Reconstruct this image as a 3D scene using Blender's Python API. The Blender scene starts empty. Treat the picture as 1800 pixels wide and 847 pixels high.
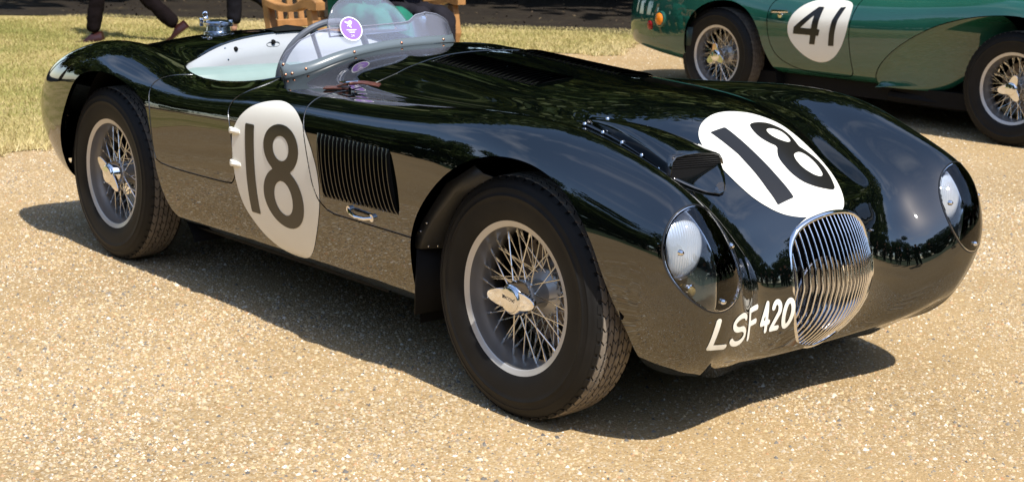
import bpy, math, random
import numpy as np
from mathutils import Vector, Matrix
from mathutils.bvhtree import BVHTree
random.seed(7); RNG = np.random.default_rng(7)
R = math.radians
sc = bpy.context.scene
col = sc.collection

# ------------------------------------------------------------------ camera
cam_d = bpy.data.cameras.new('camera'); cam = bpy.data.objects.new('camera', cam_d); col.objects.link(cam)
sc.camera = cam
YAW, PIT, ROL = 2.42044, 0.216923, -0.02083
f_ = np.array([math.cos(PIT)*math.cos(YAW), math.cos(PIT)*math.sin(YAW), -math.sin(PIT)])
r_ = np.array([math.sin(YAW), -math.cos(YAW), 0.0]); d_ = np.cross(f_, r_)
cr, sr = math.cos(ROL), math.sin(ROL)
rr, dd = cr*r_ + sr*d_, -sr*r_ + cr*d_
CAM = np.array([2.96606, -3.33957, 1.38074])
cam.matrix_world = Matrix(((rr[0], -dd[0], -f_[0], CAM[0]), (rr[1], -dd[1], -f_[1], CAM[1]), (rr[2], -dd[2], -f_[2], CAM[2]), (0, 0, 0, 1)))
cam_d.sensor_width = 36.0; cam_d.lens = 36.0*2592.96/1800.0
cam_d.dof.use_dof = True; cam_d.dof.focus_distance = 4.1; cam_d.dof.aperture_fstop = 9.0
cam_d.clip_start = 0.05; cam_d.clip_end = 2000
# ------------------------------------------------------------------ sky, sun, exposure
SUN = np.array([0.72, -0.085, 1.0]); SUN /= np.linalg.norm(SUN)
world = bpy.data.worlds.new('World'); sc.world = world; world.use_nodes = True
wn = world.node_tree; wn.nodes.clear()
w_out = wn.nodes.new('ShaderNodeOutputWorld'); w_bg = wn.nodes.new('ShaderNodeBackground')
w_sky = wn.nodes.new('ShaderNodeTexSky'); w_sky.sky_type = 'NISHITA'; w_sky.sun_disc = False
w_sky.sun_elevation = math.asin(SUN[2]); w_sky.sun_rotation = math.atan2(SUN[0], SUN[1])
w_sky.air_density = 1.0; w_sky.dust_density = 0.6; w_sky.ozone_density = 1.2
# soft fair-weather clouds over the whole sky
w_tc = wn.nodes.new('ShaderNodeTexCoord'); w_map = wn.nodes.new('ShaderNodeMapping'); w_map.inputs['Scale'].default_value = (1.6, 1.6, 3.2)
w_no = wn.nodes.new('ShaderNodeTexNoise'); w_no.inputs['Scale'].default_value = 1.7; w_no.inputs['Detail'].default_value = 7; w_no.inputs['Roughness'].default_value = 0.55
w_rp = wn.nodes.new('ShaderNodeValToRGB'); w_rp.color_ramp.elements[0].position = 0.52; w_rp.color_ramp.elements[1].position = 1.0
w_mx = wn.nodes.new('ShaderNodeMix'); w_mx.data_type = 'RGBA'; w_mx.inputs['B'].default_value = (5.5, 5.8, 6.6, 1)
wn.links.new(w_tc.outputs['Generated'], w_map.inputs['Vector']); wn.links.new(w_map.outputs[0], w_no.inputs['Vector'])
wn.links.new(w_no.outputs['Fac'], w_rp.inputs['Fac']); wn.links.new(w_rp.outputs['Color'], w_mx.inputs['Factor'])
wn.links.new(w_sky.outputs['Color'], w_mx.inputs['A']); wn.links.new(w_mx.outputs['Result'], w_bg.inputs['Color'])
w_bg.inputs['Strength'].default_value = 0.15
wn.links.new(w_bg.outputs[0], w_out.inputs[0])
sun_d = bpy.data.lights.new('sun', 'SUN'); sun_d.energy = 4.2; sun_d.angle = R(0.9); sun_d.color = (1.0, 0.955, 0.88)
sun = bpy.data.objects.new('sun', sun_d); col.objects.link(sun)
sun.rotation_euler = Vector(SUN).to_track_quat('Z', 'Y').to_euler()
sc.view_settings.view_transform = 'Standard'; sc.view_settings.look = 'None'
sc.view_settings.exposure = 0.72; sc.view_settings.gamma = 1.0
sc.cycles.max_bounces = 8; sc.cycles.transparent_max_bounces = 16; sc.cycles.caustics_reflective = False

# ------------------------------------------------------------------ helpers
def tag(o, label=None, cat=None, group=None, kind=None):
    for k, v in (('label', label), ('category', cat), ('group', group), ('kind', kind)):
        if v: o[k] = v
    return o
def empty(name, loc=(0, 0, 0), rz=0.0, label=None, cat=None, group=None):
    o = bpy.data.objects.new(name, None); col.objects.link(o); o.empty_display_size = 0.2
    o.location = loc; o.rotation_euler = (0, 0, rz); return tag(o, label, cat, group)
def g(x, y):                               # the gentle rise of the ground away from the car
    x = np.asarray(x, float); y = np.asarray(y, float)
    s = lambda t: np.where(t > 8, t, np.log1p(np.exp(np.minimum(t*4, 40)))/4)
    return 0.02*s(y-1.0) + 0.012*s(-x-4.5)
class M:                                   # mesh accumulator
    def __init__(s): s.v = []; s.f = []; s.m = []
    def add(s, v, f, mi=0):
        n = len(s.v); s.v += [tuple(map(float, p)) for p in v]; s.f += [tuple(n+int(i) for i in q) for q in f]; s.m += [mi]*len(f); return s
    def box(s, c, d, rot=None, mi=0, taper=1.0):
        x, y, z = d[0]/2, d[1]/2, d[2]/2
        v = [(-x, -y, -z), (x, -y, -z), (x, y, -z), (-x, y, -z), (-x*taper, -y*taper, z), (x*taper, -y*taper, z), (x*taper, y*taper, z), (-x*taper, y*taper, z)]
        if rot is not None: v = [rot @ Vector(p) for p in v]
        v = [(p[0]+c[0], p[1]+c[1], p[2]+c[2]) for p in v]
        return s.add(v, [(0, 3, 2, 1), (4, 5, 6, 7), (0, 1, 5, 4), (1, 2, 6, 5), (2, 3, 7, 6), (3, 0, 4, 7)], mi)
    def tube(s, pts, r, n=8, cap=True, mi=0):
        pts = [Vector(p) for p in pts]; k = len(pts)
        rs = r if hasattr(r, '__len__') else [r]*k
        up = None; v = []
        for i, p in enumerate(pts):
            t = (pts[min(i+1, k-1)]-pts[max(i-1, 0)]).normalized()
            if up is None:
                a = Vector((0, 0, 1)) if abs(t.z) < .9 else Vector((1, 0, 0)); up = (a - t*a.dot(t)).normalized()
            else: up = (up - t*up.dot(t)).normalized()
            w = t.cross(up)
            for j in range(n):
                an = 2*math.pi*j/n; v.append(p + (up*math.cos(an)+w*math.sin(an))*rs[i])
        f = [(i*n+j, i*n+(j+1) % n, (i+1)*n+(j+1) % n, (i+1)*n+j) for i in range(k-1) for j in range(n)]
        if cap: f += [tuple(reversed(range(n))), tuple((k-1)*n+j for j in range(n))]
        return s.add(v, f, mi)
    def lathe(s, prof, n=48, axis='y', closed=False, mi=0, c=(0, 0, 0)):     # prof: (radius, along)
        v = []
        for (r, a) in prof:
            for j in range(n):
                t = 2*math.pi*j/n; x, z = r*math.cos(t), r*math.sin(t)
                p = (x, a, z) if axis == 'y' else ((a, x, z) if axis == 'x' else (x, z, a))
                v.append((p[0]+c[0], p[1]+c[1], p[2]+c[2]))
        k = len(prof); kk = k if closed else k-1
        f = [(i*n+j, i*n+(j+1) % n, ((i+1) % k)*n+(j+1) % n, ((i+1) % k)*n+j) for i in range(kk) for j in range(n)]
        return s.add(v, f, mi)
    def grid(s, P, mi=0, flip=False):
        P = np.asarray(P); a, b = P.shape[:2]
        f = [(i*b+j, (i+1)*b+j, (i+1)*b+j+1, i*b+j+1) for i in range(a-1) for j in range(b-1)]
        if flip: f = [q[::-1] for q in f]
        return s.add(P.reshape(-1, 3), f, mi)
    def build(s, name, mat, parent=None, smooth=True, bevel=0.0, seg=2, angle=35, solid=0.0):
        me = bpy.data.meshes.new(name); me.from_pydata(s.v, [], s.f)
        for m in (mat if isinstance(mat, (list, tuple)) else [mat]): me.materials.append(m)
        if any(s.m): me.polygons.foreach_set('material_index', s.m)
        me.update()
        o = bpy.data.objects.new(name, me); col.objects.link(o)
        if smooth:
            me.shade_smooth() if hasattr(me, 'shade_smooth') else None
            try: me.set_sharp_from_angle(angle=R(angle))
            except Exception: pass
        if solid:
            md = o.modifiers.new('thick', 'SOLIDIFY'); md.thickness = solid; md.offset = 0
        if bevel:
            md = o.modifiers.new('bev', 'BEVEL'); md.width = bevel; md.segments = seg; md.limit_method = 'ANGLE'; md.angle_limit = R(35)
        if parent: o.parent = parent
        return o
def inst(o, name=None, parent=None):
    c = o.copy(); col.objects.link(c)
    if parent is not None: c.parent = parent
    return c
def nodes(m): return m.node_tree.nodes, m.node_tree.links
def mat(name, base=(.5, .5, .5), rough=.5, metal=0., ior=1.5, coat=0., spec=None, bump=0., bscale=200., vary=0., vscale=8., coat_rough=.03):
    m = bpy.data.materials.new(name); m.use_nodes = True; n, l = nodes(m); b = n['Principled BSDF']
    b.inputs['Base Color'].default_value = (*base, 1); b.inputs['Roughness'].default_value = rough
    b.inputs['Metallic'].default_value = metal; b.inputs['IOR'].default_value = ior
    if coat: b.inputs['Coat Weight'].default_value = coat; b.inputs['Coat Roughness'].default_value = coat_rough
    if spec is not None: b.inputs['Specular IOR Level'].default_value = spec
    if bump or vary:
        tc = n.new('ShaderNodeTexCoord')
    if bump:
        no = n.new('ShaderNodeTexNoise'); no.inputs['Scale'].default_value = bscale; no.inputs['Detail'].default_value = 4
        bp = n.new('ShaderNodeBump'); bp.inputs['Strength'].default_value = bump; bp.inputs['Distance'].default_value = .002
        l.new(tc.outputs['Object'], no.inputs['Vector']); l.new(no.outputs['Fac'], bp.inputs['Height']); l.new(bp.outputs[0], b.inputs['Normal'])
    if vary:
        n2 = n.new('ShaderNodeTexNoise'); n2.inputs['Scale'].default_value = vscale; n2.inputs['Detail'].default_value = 6
        rp = n.new('ShaderNodeValToRGB'); e = rp.color_ramp.elements
        e[0].position = .3; e[1].position = .72
        e[0].color = (*[c*(1-vary) for c in base], 1); e[1].color = (*[min(1, c*(1+vary)) for c in base], 1)
        l.new(tc.outputs['Object'], n2.inputs['Vector']); l.new(n2.outputs['Fac'], rp.inputs['Fac']); l.new(rp.outputs['Color'], b.inputs['Base Color'])
    return m

def paint(name, base, ior):
    m = mat(name, base, .25, 0, ior, vary=.12, vscale=2.0); n, l = nodes(m); b = n['Principled BSDF']
    b.inputs['Roughness'].default_value = .018
    tc = n.new('ShaderNodeTexCoord'); no = n.new('ShaderNodeTexNoise'); no.inputs['Scale'].default_value = 9; no.inputs['Detail'].default_value = 2
    bp = n.new('ShaderNodeBump'); bp.inputs['Strength'].default_value = .018; bp.inputs['Distance'].default_value = .02
    l.new(tc.outputs['Object'], no.inputs['Vector']); l.new(no.outputs['Fac'], bp.inputs['Height']); l.new(bp.outputs[0], b.inputs['Normal'])
    return m
MT = {}
MT['paint'] = paint('dark_green_paint', (.0010, .0017, .0014), 2.05)
MT['gpaint'] = paint('green_paint', (.013, .080, .058), 1.8)
MT['white'] = mat('roundel_white', (.80, .78, .70), .22, ior=1.45, vary=.03, vscale=5)
MT['black'] = mat('numeral_black', (.012, .011, .010), .28)
MT['letter'] = mat('letter_white', (.78, .77, .70), .3)
MT['chrome'] = mat('chrome', (.82, .82, .84), .045, 1)
MT['alu'] = mat('wheel_silver', (.56, .54, .51), .34, .35, bump=.05, bscale=90)
MT['shaded_barrel'] = mat('shaded_rim_barrel', (.27, .26, .25), .36, .6); MT['spoke'] = mat('spoke_steel', (.70, .69, .67), .22, 1)  # barrel: the wheel silver darkened for the shade inside the rim
MT['tyre'] = mat('tyre_rubber', (.0065, .006, .0056), .62, spec=.28, bump=.12, bscale=160, vary=.35, vscale=14)
MT['tread'] = mat('tread_rubber', (.17, .145, .118), .75, bump=.3, bscale=220, vary=.3, vscale=30)
MT['groove'] = mat('tread_groove', (.008, .008, .008), .9)
MT['inner'] = mat('inner_black', (.0055, .0055, .006), .7, spec=.15, bump=.1, bscale=60)
MT['guard'] = mat('guard_black', (.020, .021, .022), .42, bump=.1, bscale=40)
MT['liner'] = mat('cockpit_white', (.345, .365, .385), .35, vary=.05, vscale=3, bump=.12, bscale=9)
MT['trim'] = mat('pale_green_vinyl', (.21, .29, .27), .5, vary=.08, vscale=6, bump=.15, bscale=25)
MT['blackm'] = mat('black_metal', (.012, .012, .013), .3, bump=.05)
MT['leather'] = mat('strap_leather', (.085, .028, .018), .38, bump=.3, bscale=90, vary=.4, vscale=60)
MT['copper'] = mat('screw_brass', (.42, .20, .13), .35, 1)
MT['perspex_frame'] = mat('frame_grey', (.11, .135, .15), .3)
MT['capmetal'] = mat('filler_alloy', (.55, .60, .68), .2, 1)
MT['amber'] = mat('amber_lens', (.70, .20, .01), .12); MT['dull_amber'] = mat('dull_amber', (.16, .115, .045), .25)
MT['red'] = mat('red_reflector', (.30, .008, .01), .2)
MT['brake'] = mat('brake_steel', (.22, .19, .17), .45, .8, vary=.3, vscale=20)
MT['louvre'] = mat('louvre_black', (.0018, .002, .0022), .22); MT['purple'] = mat('sticker_purple', (.26, .13, .47), .4)
MT['stwhite'] = mat('sticker_white', (.82, .82, .86), .4)

def glass(name, tint=(1, 1, 1), refl=1.5, haze=0.0):
    m = bpy.data.materials.new(name); m.use_nodes = True; n, l = nodes(m); n.clear()
    o = n.new('ShaderNodeOutputMaterial'); t = n.new('ShaderNodeBsdfTransparent'); t.inputs[0].default_value = (*tint, 1)
    gl = n.new('ShaderNodeBsdfGlossy'); gl.inputs['Roughness'].default_value = .01 if not haze else .05
    fr = n.new('ShaderNodeFresnel'); fr.inputs['IOR'].default_value = refl
    mx = n.new('ShaderNodeMixShader'); l.new(fr.outputs[0], mx.inputs[0]); l.new(t.outputs[0], mx.inputs[1]); l.new(gl.outputs[0], mx.inputs[2])
    last = mx
    if haze:
        df = n.new('ShaderNodeBsdfDiffuse'); df.inputs[0].default_value = (.75, .78, .95, 1)
        m2 = n.new('ShaderNodeMixShader'); m2.inputs[0].default_value = haze
        l.new(mx.outputs[0], m2.inputs[1]); l.new(df.outputs[0], m2.inputs[2]); last = m2
    l.new(last.outputs[0], o.inputs[0]); return m
MT['perspex'] = glass('perspex', (.95, .96, .99), 1.5, .075)
MT['cover'] = glass('lamp_cover', (.95, .96, .97), 1.55)

# ------------------------------------------------------------------ B-spline skin and clipping
def near_interp(P):
    """control net whose cubic B-spline passes (nearly) through the points P[u, v]"""
    P = np.asarray(P, float); C = P.copy()
    def pad(A, ax):
        A = np.moveaxis(A, ax, 0); A = np.concatenate([2*A[:1]-A[1:2], A, 2*A[-1:]-A[-2:-1]]); return np.moveaxis(A, 0, ax)
    def at_knots(C):
        for ax in (0, 1):
            Q = np.moveaxis(pad(C, ax), ax, 0); C = np.moveaxis((Q[:-2]+4*Q[1:-1]+Q[2:])/6, 0, ax)
        return C
    for _ in range(5): C = C + (P-at_knots(C))
    return pad(pad(C, 0), 1)
def basis(t, n):
    i = np.clip(np.floor(t).astype(int), 0, n-2); x = t-i
    B = np.stack([(1-x)**3/6, (3*x**3-6*x**2+4)/6, (-3*x**3+3*x**2+3*x+1)/6, x**3/6], -1)
    D = np.stack([-(1-x)**2/2, (9*x**2-12*x)/6, (-9*x**2+6*x+3)/6, x**2/2], -1)
    return i, B, D
class Skin:
    def __init__(s, sections):            # sections: [u][v] half points (x, y>=0, z), v from bottom to centre
        P = np.array(sections, float); L = P.copy(); L[..., 1] *= -1
        s.P = np.concatenate([L, P[:, -2::-1]], 1); s.nu, s.nv = s.P.shape[:2]; s.C = near_interp(s.P)
    def ev(s, us, vs):
        iu, Bu, Du = basis(np.asarray(us, float), s.nu); iv, Bv, Dv = basis(np.asarray(vs, float), s.nv)
        def comb(A, Bm):
            Wu = np.zeros((len(us), s.nu+2)); Wv = np.zeros((len(vs), s.nv+2))
            for k in range(4):
                Wu[np.arange(len(us)), iu+k] += A[:, k]; Wv[np.arange(len(vs)), iv+k] += Bm[:, k]
            return np.einsum('ai,ijk,bj->abk', Wu, s.C, Wv, optimize=True)
        X = comb(Bu, Bv); n = np.cross(comb(Du, Bv), comb(Bu, Dv)); n /= np.linalg.norm(n, axis=2, keepdims=True)+1e-12
        return X, n
    def patch(s, u0, u1, nu, v0, v1, nv):
        X, N = s.ev(np.linspace(u0, u1, nu), np.linspace(v0, v1, nv))
        idx = np.arange(nu*nv).reshape(nu, nv)
        F = np.stack([idx[:-1, :-1], idx[1:, :-1], idx[1:, 1:], idx[:-1, 1:]], -1).reshape(-1, 4)
        return Sheet(X.reshape(-1, 3), N.reshape(-1, 3), F)
class Sheet:
    """verts, normals, faces (quads plus clipped polygons) and the open cut edges"""
    def __init__(s, V, N, F, extra=None, cuts=None): s.V, s.N, s.F = V, N, np.asarray(F).reshape(-1, 4); s.X = extra or []; s.cuts = cuts or []
    def clip(s, fn, record=True):           # keep fn(V) > 0
        f = fn(s.V); f = np.where(np.abs(f) < 1e-7, 1e-7, f)
        pos = f > 0; q = pos[s.F]; full = q.all(1); none = ~q.any(1)
        keep = s.F[full]; V = list(s.V); N = list(s.N); new = []; cuts = list(s.cuts); cache = {}
        def cut(a, b):
            k = (a, b) if a < b else (b, a)
            if k not in cache:
                t = f[a]/(f[a]-f[b]); p = s.V[a]*(1-t)+s.V[b]*t; nn = s.N[a]*(1-t)+s.N[b]*t
                cache[k] = len(V); V.append(p); N.append(nn/np.linalg.norm(nn))
            return cache[k]
        for poly in list(s.F[~full & ~none]) + [np.array(p) for p in s.X]:
            ps = pos[poly]
            if ps.all(): new.append(tuple(int(i) for i in poly)); continue
            if not ps.any(): continue
            out = []; ent = []
            m = len(poly)
            for i in range(m):
                a, b = int(poly[i]), int(poly[(i+1) % m])
                if pos[a]: out.append(a)
                if pos[a] != pos[b]:
                    c = cut(a, b); out.append(c); ent.append((c, pos[a]))
            if len(out) >= 3: new.append(tuple(out))
            if record and len(ent) == 2:
                a = [c for c, was in ent if was][0]; b = [c for c, was in ent if not was][0]
                cuts.append((a, b))
        return Sheet(np.array(V), np.array(N), keep, new, cuts)
    def make(s, name, material, parent=None, offset=0.0, flange=0.0, flange_mat=None, thick=0.0):
        V = s.V + s.N*offset; faces = [tuple(q) for q in s.F.tolist()] + list(s.X)
        used = np.unique(np.concatenate([np.array(fc) for fc in faces])) if faces else np.array([], int)
        mp = -np.ones(len(V), int); mp[used] = np.arange(len(used))
        verts = V[used]; nor = s.N[used]; fs = [tuple(int(mp[i]) for i in fc) for fc in faces]; mi = [0]*len(fs)
        edges = [(a, b) for a, b in s.cuts if mp[a] >= 0 and mp[b] >= 0]
        ev = []; en = []; n0 = len(verts)
        if flange:
            for a, b in edges:
                t = s.V[b]-s.V[a]; nn = np.cross(t, s.N[a]); ln = np.linalg.norm(nn)
                if ln < 1e-9: continue
                nn /= ln; k = n0+len(ev)
                ev += [V[a], V[b], V[b]-s.N[b]*flange, V[a]-s.N[a]*flange]; en += [nn]*4
                fs.append((k, k+1, k+2, k+3)); mi.append(1 if flange_mat else 0)
        if ev: verts = np.concatenate([verts, np.array(ev)]); nor = np.concatenate([nor, np.array(en)])
        me = bpy.data.meshes.new(name); me.from_pydata(verts.tolist(), [], fs); me.materials.append(material)
        if flange_mat: me.materials.append(flange_mat); me.polygons.foreach_set('material_index', mi)
        me.shade_smooth(); me.normals_split_custom_set_from_vertices([tuple(x) for x in nor]); me.update()
        o = bpy.data.objects.new(name, me); col.objects.link(o)
        if thick: md = o.modifiers.new('thick', 'SOLIDIFY'); md.thickness = thick; md.offset = -1
        if parent: o.parent = parent
        return o
def chaikin(p, n=3, closed=True):
    p = np.asarray(p, float)
    for _ in range(n):
        if closed: q = np.roll(p, -1, 0)
        else: q = p[1:]; 
        a = p if closed else p[:-1]
        r = np.empty((2*len(a), 2)); r[0::2] = .75*a+.25*q; r[1::2] = .25*a+.75*q
        p = r if closed else np.concatenate([p[:1], r, p[-1:]])
    return p
def sdf(poly, Q):                           # signed distance, negative inside
    poly = np.asarray(poly); out = np.empty(len(Q))
    A = poly; B = np.roll(poly, -1, 0)
    for s0 in range(0, len(Q), 20000):
        q = Q[s0:s0+20000]; d = np.full(len(q), 1e9); ins = np.zeros(len(q), bool)
        for a, b in zip(A, B):
            e = b-a; w = q-a; t = np.clip((w@e)/(e@e+1e-15), 0, 1); dd_ = ((w-t[:, None]*e)**2).sum(1); d = np.minimum(d, dd_)
            c = (a[1] > q[:, 1]) != (b[1] > q[:, 1])
            xx = a[0]+(q[:, 1]-a[1])*(b[0]-a[0])/(b[1]-a[1]+1e-15); ins ^= c & (q[:, 0] < xx)
        out[s0:s0+20000] = np.where(ins, -1, 1)*np.sqrt(d)
    return out
def stroke(polys, hw, Q):                   # signed distance to strokes, positive inside
    d = np.full(len(Q), 1e9)
    for pl in polys:
        pl = np.asarray(pl, float)
        for a, b in zip(pl[:-1], pl[1:]):
            e = b-a; w = Q-a; t = np.clip((w@e)/(e@e+1e-15), 0, 1); d = np.minimum(d, np.sqrt(((w-t[:, None]*e)**2).sum(1)))
    return hw-d
def arc(cx, cy, rx, ry, a0, a1, n=24):
    t = np.linspace(R(a0), R(a1), n); return np.c_[cx+rx*np.cos(t), cy+ry*np.sin(t)]
def boxf(Q, x0, x1, y0, y1):                # positive inside
    return np.minimum(np.minimum(Q[:, 0]-x0, x1-Q[:, 0]), np.minimum(Q[:, 1]-y0, y1-Q[:, 1]))
def ellf(Q, cx, cy, rx, ry):
    k = np.hypot((Q[:, 0]-cx)/rx, (Q[:, 1]-cy)/ry); return (1-k)*min(rx, ry)
def eight(Q, cx, y0, y1, w):                # a two-ring eight
    h = y1-y0; a = ellf(Q, cx, y0+.29*h, w*.5, .29*h); b = ellf(Q, cx, y0+.765*h, w*.44, .235*h)
    ha = ellf(Q, cx, y0+.29*h, w*.23, .165*h); hb = ellf(Q, cx, y0+.765*h, w*.20, .118*h)
    return np.minimum(np.minimum(np.maximum(a, b), -ha), -hb)
#@@SPLIT
# ------------------------------------------------------------------ ground, lawn, woodland floor
def ground_mat(name, kind):
    m = bpy.data.materials.new(name); m.use_nodes = True; n, l = nodes(m); b = n['Principled BSDF']
    tc = n.new('ShaderNodeTexCoord'); P = tc.outputs['Object']
    def noise(s, d=5, r=.6):
        x = n.new('ShaderNodeTexNoise'); x.inputs['Scale'].default_value = s; x.inputs['Detail'].default_value = d; x.inputs['Roughness'].default_value = r
        l.new(P, x.inputs['Vector']); return x.outputs['Fac']
    def ramp(f, stops):
        x = n.new('ShaderNodeValToRGB'); l.new(f, x.inputs['Fac']); e = x.color_ramp.elements
        while len(e) < len(stops): e.new(.5)
        for i, (p, c) in enumerate(stops): e[i].position = p; e[i].color = (*c, 1)
        return x.outputs['Color']
    def mix(f, a, c, mode='MIX'):
        x = n.new('ShaderNodeMix'); x.data_type = 'RGBA'; x.blend_type = mode
        if isinstance(f, float): x.inputs['Factor'].default_value = f
        else: l.new(f, x.inputs['Factor'])
        l.new(a, x.inputs['A']); l.new(c, x.inputs['B']); return x.outputs['Result']
    b.inputs['Roughness'].default_value = .9; b.inputs['Specular IOR Level'].default_value = .25
    bp = n.new('ShaderNodeBump')
    if kind == 'gravel':
        vo = n.new('ShaderNodeTexVoronoi'); vo.inputs['Scale'].default_value = 135; l.new(P, vo.inputs['Vector'])
        sp = n.new('ShaderNodeSeparateColor'); l.new(vo.outputs['Color'], sp.inputs[0])
        grit = ramp(sp.outputs[0], [(0, (.20, .13, .062)), (.3, (.36, .245, .12)), (.6, (.46, .335, .175)), (.85, (.40, .32, .21)), (.95, (.60, .52, .38))])
        sand = ramp(noise(420, 3), [(.3, (.32, .21, .095)), (.7, (.50, .355, .18))])
        big = ramp(noise(1.3, 5), [(.38, (.25, .25, .25)), (.65, (.85, .85, .85))])
        c = mix(big, grit, sand)
        tone = ramp(noise(.6, 4), [(.3, (.78, .76, .73)), (.7, (1, .99, .97))]); c = mix(1.0, c, tone, 'MULTIPLY')
        l.new(c, b.inputs['Base Color'])
        bp.inputs['Strength'].default_value = .6; bp.inputs['Distance'].default_value = .0035
        iv = n.new('ShaderNodeMath'); iv.operation = 'SUBTRACT'; iv.inputs[0].default_value = 1; l.new(vo.outputs['Distance'], iv.inputs[1])
        l.new(iv.outputs[0], bp.inputs['Height'])
    elif kind == 'lawn':
        a = ramp(noise(.9, 6, .65), [(.30, (.22, .21, .06)), (.45, (.38, .31, .12)), (.60, (.50, .39, .19))])
        c = ramp(noise(26, 5), [(.3, (.55, .55, .5)), (.7, (1.1, 1.1, 1.0))]); c = mix(1.0, a, c, 'MULTIPLY'); l.new(c, b.inputs['Base Color'])
        bp.inputs['Strength'].default_value = .8; bp.inputs['Distance'].default_value = .02; l.new(noise(60, 5), bp.inputs['Height'])
    else:
        a = ramp(noise(2.2, 6, .7), [(.35, (.012, .0085, .0055)), (.55, (.021, .015, .0095)), (.75, (.036, .03, .016))])  # brown soil with the shade of the trees put into its colour
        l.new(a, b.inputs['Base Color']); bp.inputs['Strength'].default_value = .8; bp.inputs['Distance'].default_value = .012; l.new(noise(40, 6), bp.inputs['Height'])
    l.new(bp.outputs[0], b.inputs['Normal']); return m
MT['gravel'] = ground_mat('gravel', 'gravel'); MT['lawn'] = ground_mat('lawn', 'lawn'); MT['shaded_floor'] = ground_mat('shaded_woodland_floor', 'floor'); MT['unseen_dark_lawn'] = mat('unseen_dark_lawn', (.035, .055, .012), .9, bump=.6, bscale=30, vary=.45, vscale=.8)
def vnoise(x, y, s, seed=0):                # cheap smooth value noise
    rg = np.random.default_rng(seed); T = rg.random((64, 64)); x = x*s; y = y*s
    i = np.floor(x).astype(int); j = np.floor(y).astype(int); u = x-i; v = y-j; u = u*u*(3-2*u); v = v*v*(3-2*v)
    A = lambda a, c: T[a % 64, c % 64]
    return (A(i, j)*(1-u)+A(i+1, j)*u)*(1-v)+(A(i, j+1)*(1-u)+A(i+1, j+1)*u)*v
def axis_pts(lo, hi, c0, c1, fine, n_out):
    a = np.arange(c0, c1+1e-6, fine)
    w = np.geomspace(fine, c0-lo, n_out); left = (c0-w)[::-1]; w = np.geomspace(fine, hi-c1, n_out); return np.concatenate([left, a, c1+w])
gx = axis_pts(-400, 400, -16, 6, .25, 22); gy = axis_pts(-400, 400, -6, 14, .25, 22)
def height_sheet(xs, ys, dz):
    X, Y = np.meshgrid(xs, ys, indexing='ij'); Z = g(np.clip(X, -60, 60), np.clip(Y, -60, 60))+dz
    V = np.stack([X, Y, Z], -1).reshape(-1, 3); idx = np.arange(X.size).reshape(X.shape)
    F = np.stack([idx[:-1, :-1], idx[1:, :-1], idx[1:, 1:], idx[:-1, 1:]], -1).reshape(-1, 4)
    N = np.tile([0., 0., 1.], (len(V), 1)); return Sheet(V, N, F)
go = height_sheet(gx, gy, 0).make('ground', MT['gravel']); tag(go, kind='structure')
LAWN = np.array([(-60, -22), (-16, -9.5), (-8.5, -5.5), (-5.9, -3.2), (-5.15, -1.2), (-5.05, -.3), (-5.25, .4), (-5.35, 1.8), (-5.5, 3.4), (-6.2, 4.7), (-7.5, 5.45), (-7.4, 5.8), (-6.9, 6.15), (-6.75, 6.6), (-7.15, 7.3), (-7.6, 9.0), (-8.2, 14), (-8, 60), (-80, 60), (-80, -22)], float)
WOOD = np.array([(-34, -12), (-16.2, 1.6), (-13.6, 3.5), (-11.8, 4.75), (-9.26, 6.85), (-8.0, 7.95), (-6.8, 9.6), (-5, 12.5), (4, 16), (20, 40), (20, 70), (-90, 70), (-90, -12)], float)  # outline drawn along the edge of the tree shade
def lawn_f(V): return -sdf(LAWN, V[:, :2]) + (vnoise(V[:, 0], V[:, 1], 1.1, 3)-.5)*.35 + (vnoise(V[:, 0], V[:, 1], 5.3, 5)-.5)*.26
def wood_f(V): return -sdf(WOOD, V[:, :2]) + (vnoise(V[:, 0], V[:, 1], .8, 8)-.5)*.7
lx = axis_pts(-79, -3, -14, -4.6, .09, 16); ly = axis_pts(-39, 59, -3, 11, .09, 14)
PARK = np.array([(3.4, 9.5), (4.3, 6), (5.3, 2), (5.4, -2), (4.2, -4.9), (1, -7.2), (-3, -9.2), (-8, -9.8), (-14, -11), (-30, -22), (-60, -40), (-60, -70), (80, -70), (80, 60), (30, 60), (6, 16)], float)  # unseen dark lawn, added so the paint mirrors dark ground
pk = height_sheet(axis_pts(-59, 79, -16, 14, .35, 16), axis_pts(-69, 59, -16, 12, .35, 16), .006).clip(lambda V: -sdf(PARK, V[:, :2])+(vnoise(V[:, 0]+100, V[:, 1]+100, .6, 4)-.5)*.7, False).make('lawn', MT['unseen_dark_lawn']); tag(pk, kind='structure')
lo_ = height_sheet(lx, ly, .006).clip(lawn_f, False).make('lawn', MT['lawn']); tag(lo_, kind='structure')
wx = axis_pts(-80, 30, -20, -4, .2, 14); wy = axis_pts(-10, 65, 1, 16, .2, 14)
wo = height_sheet(wx, wy, .012).clip(wood_f, False).make('shaded_woodland_floor', MT['shaded_floor']); tag(wo, kind='structure')

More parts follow.
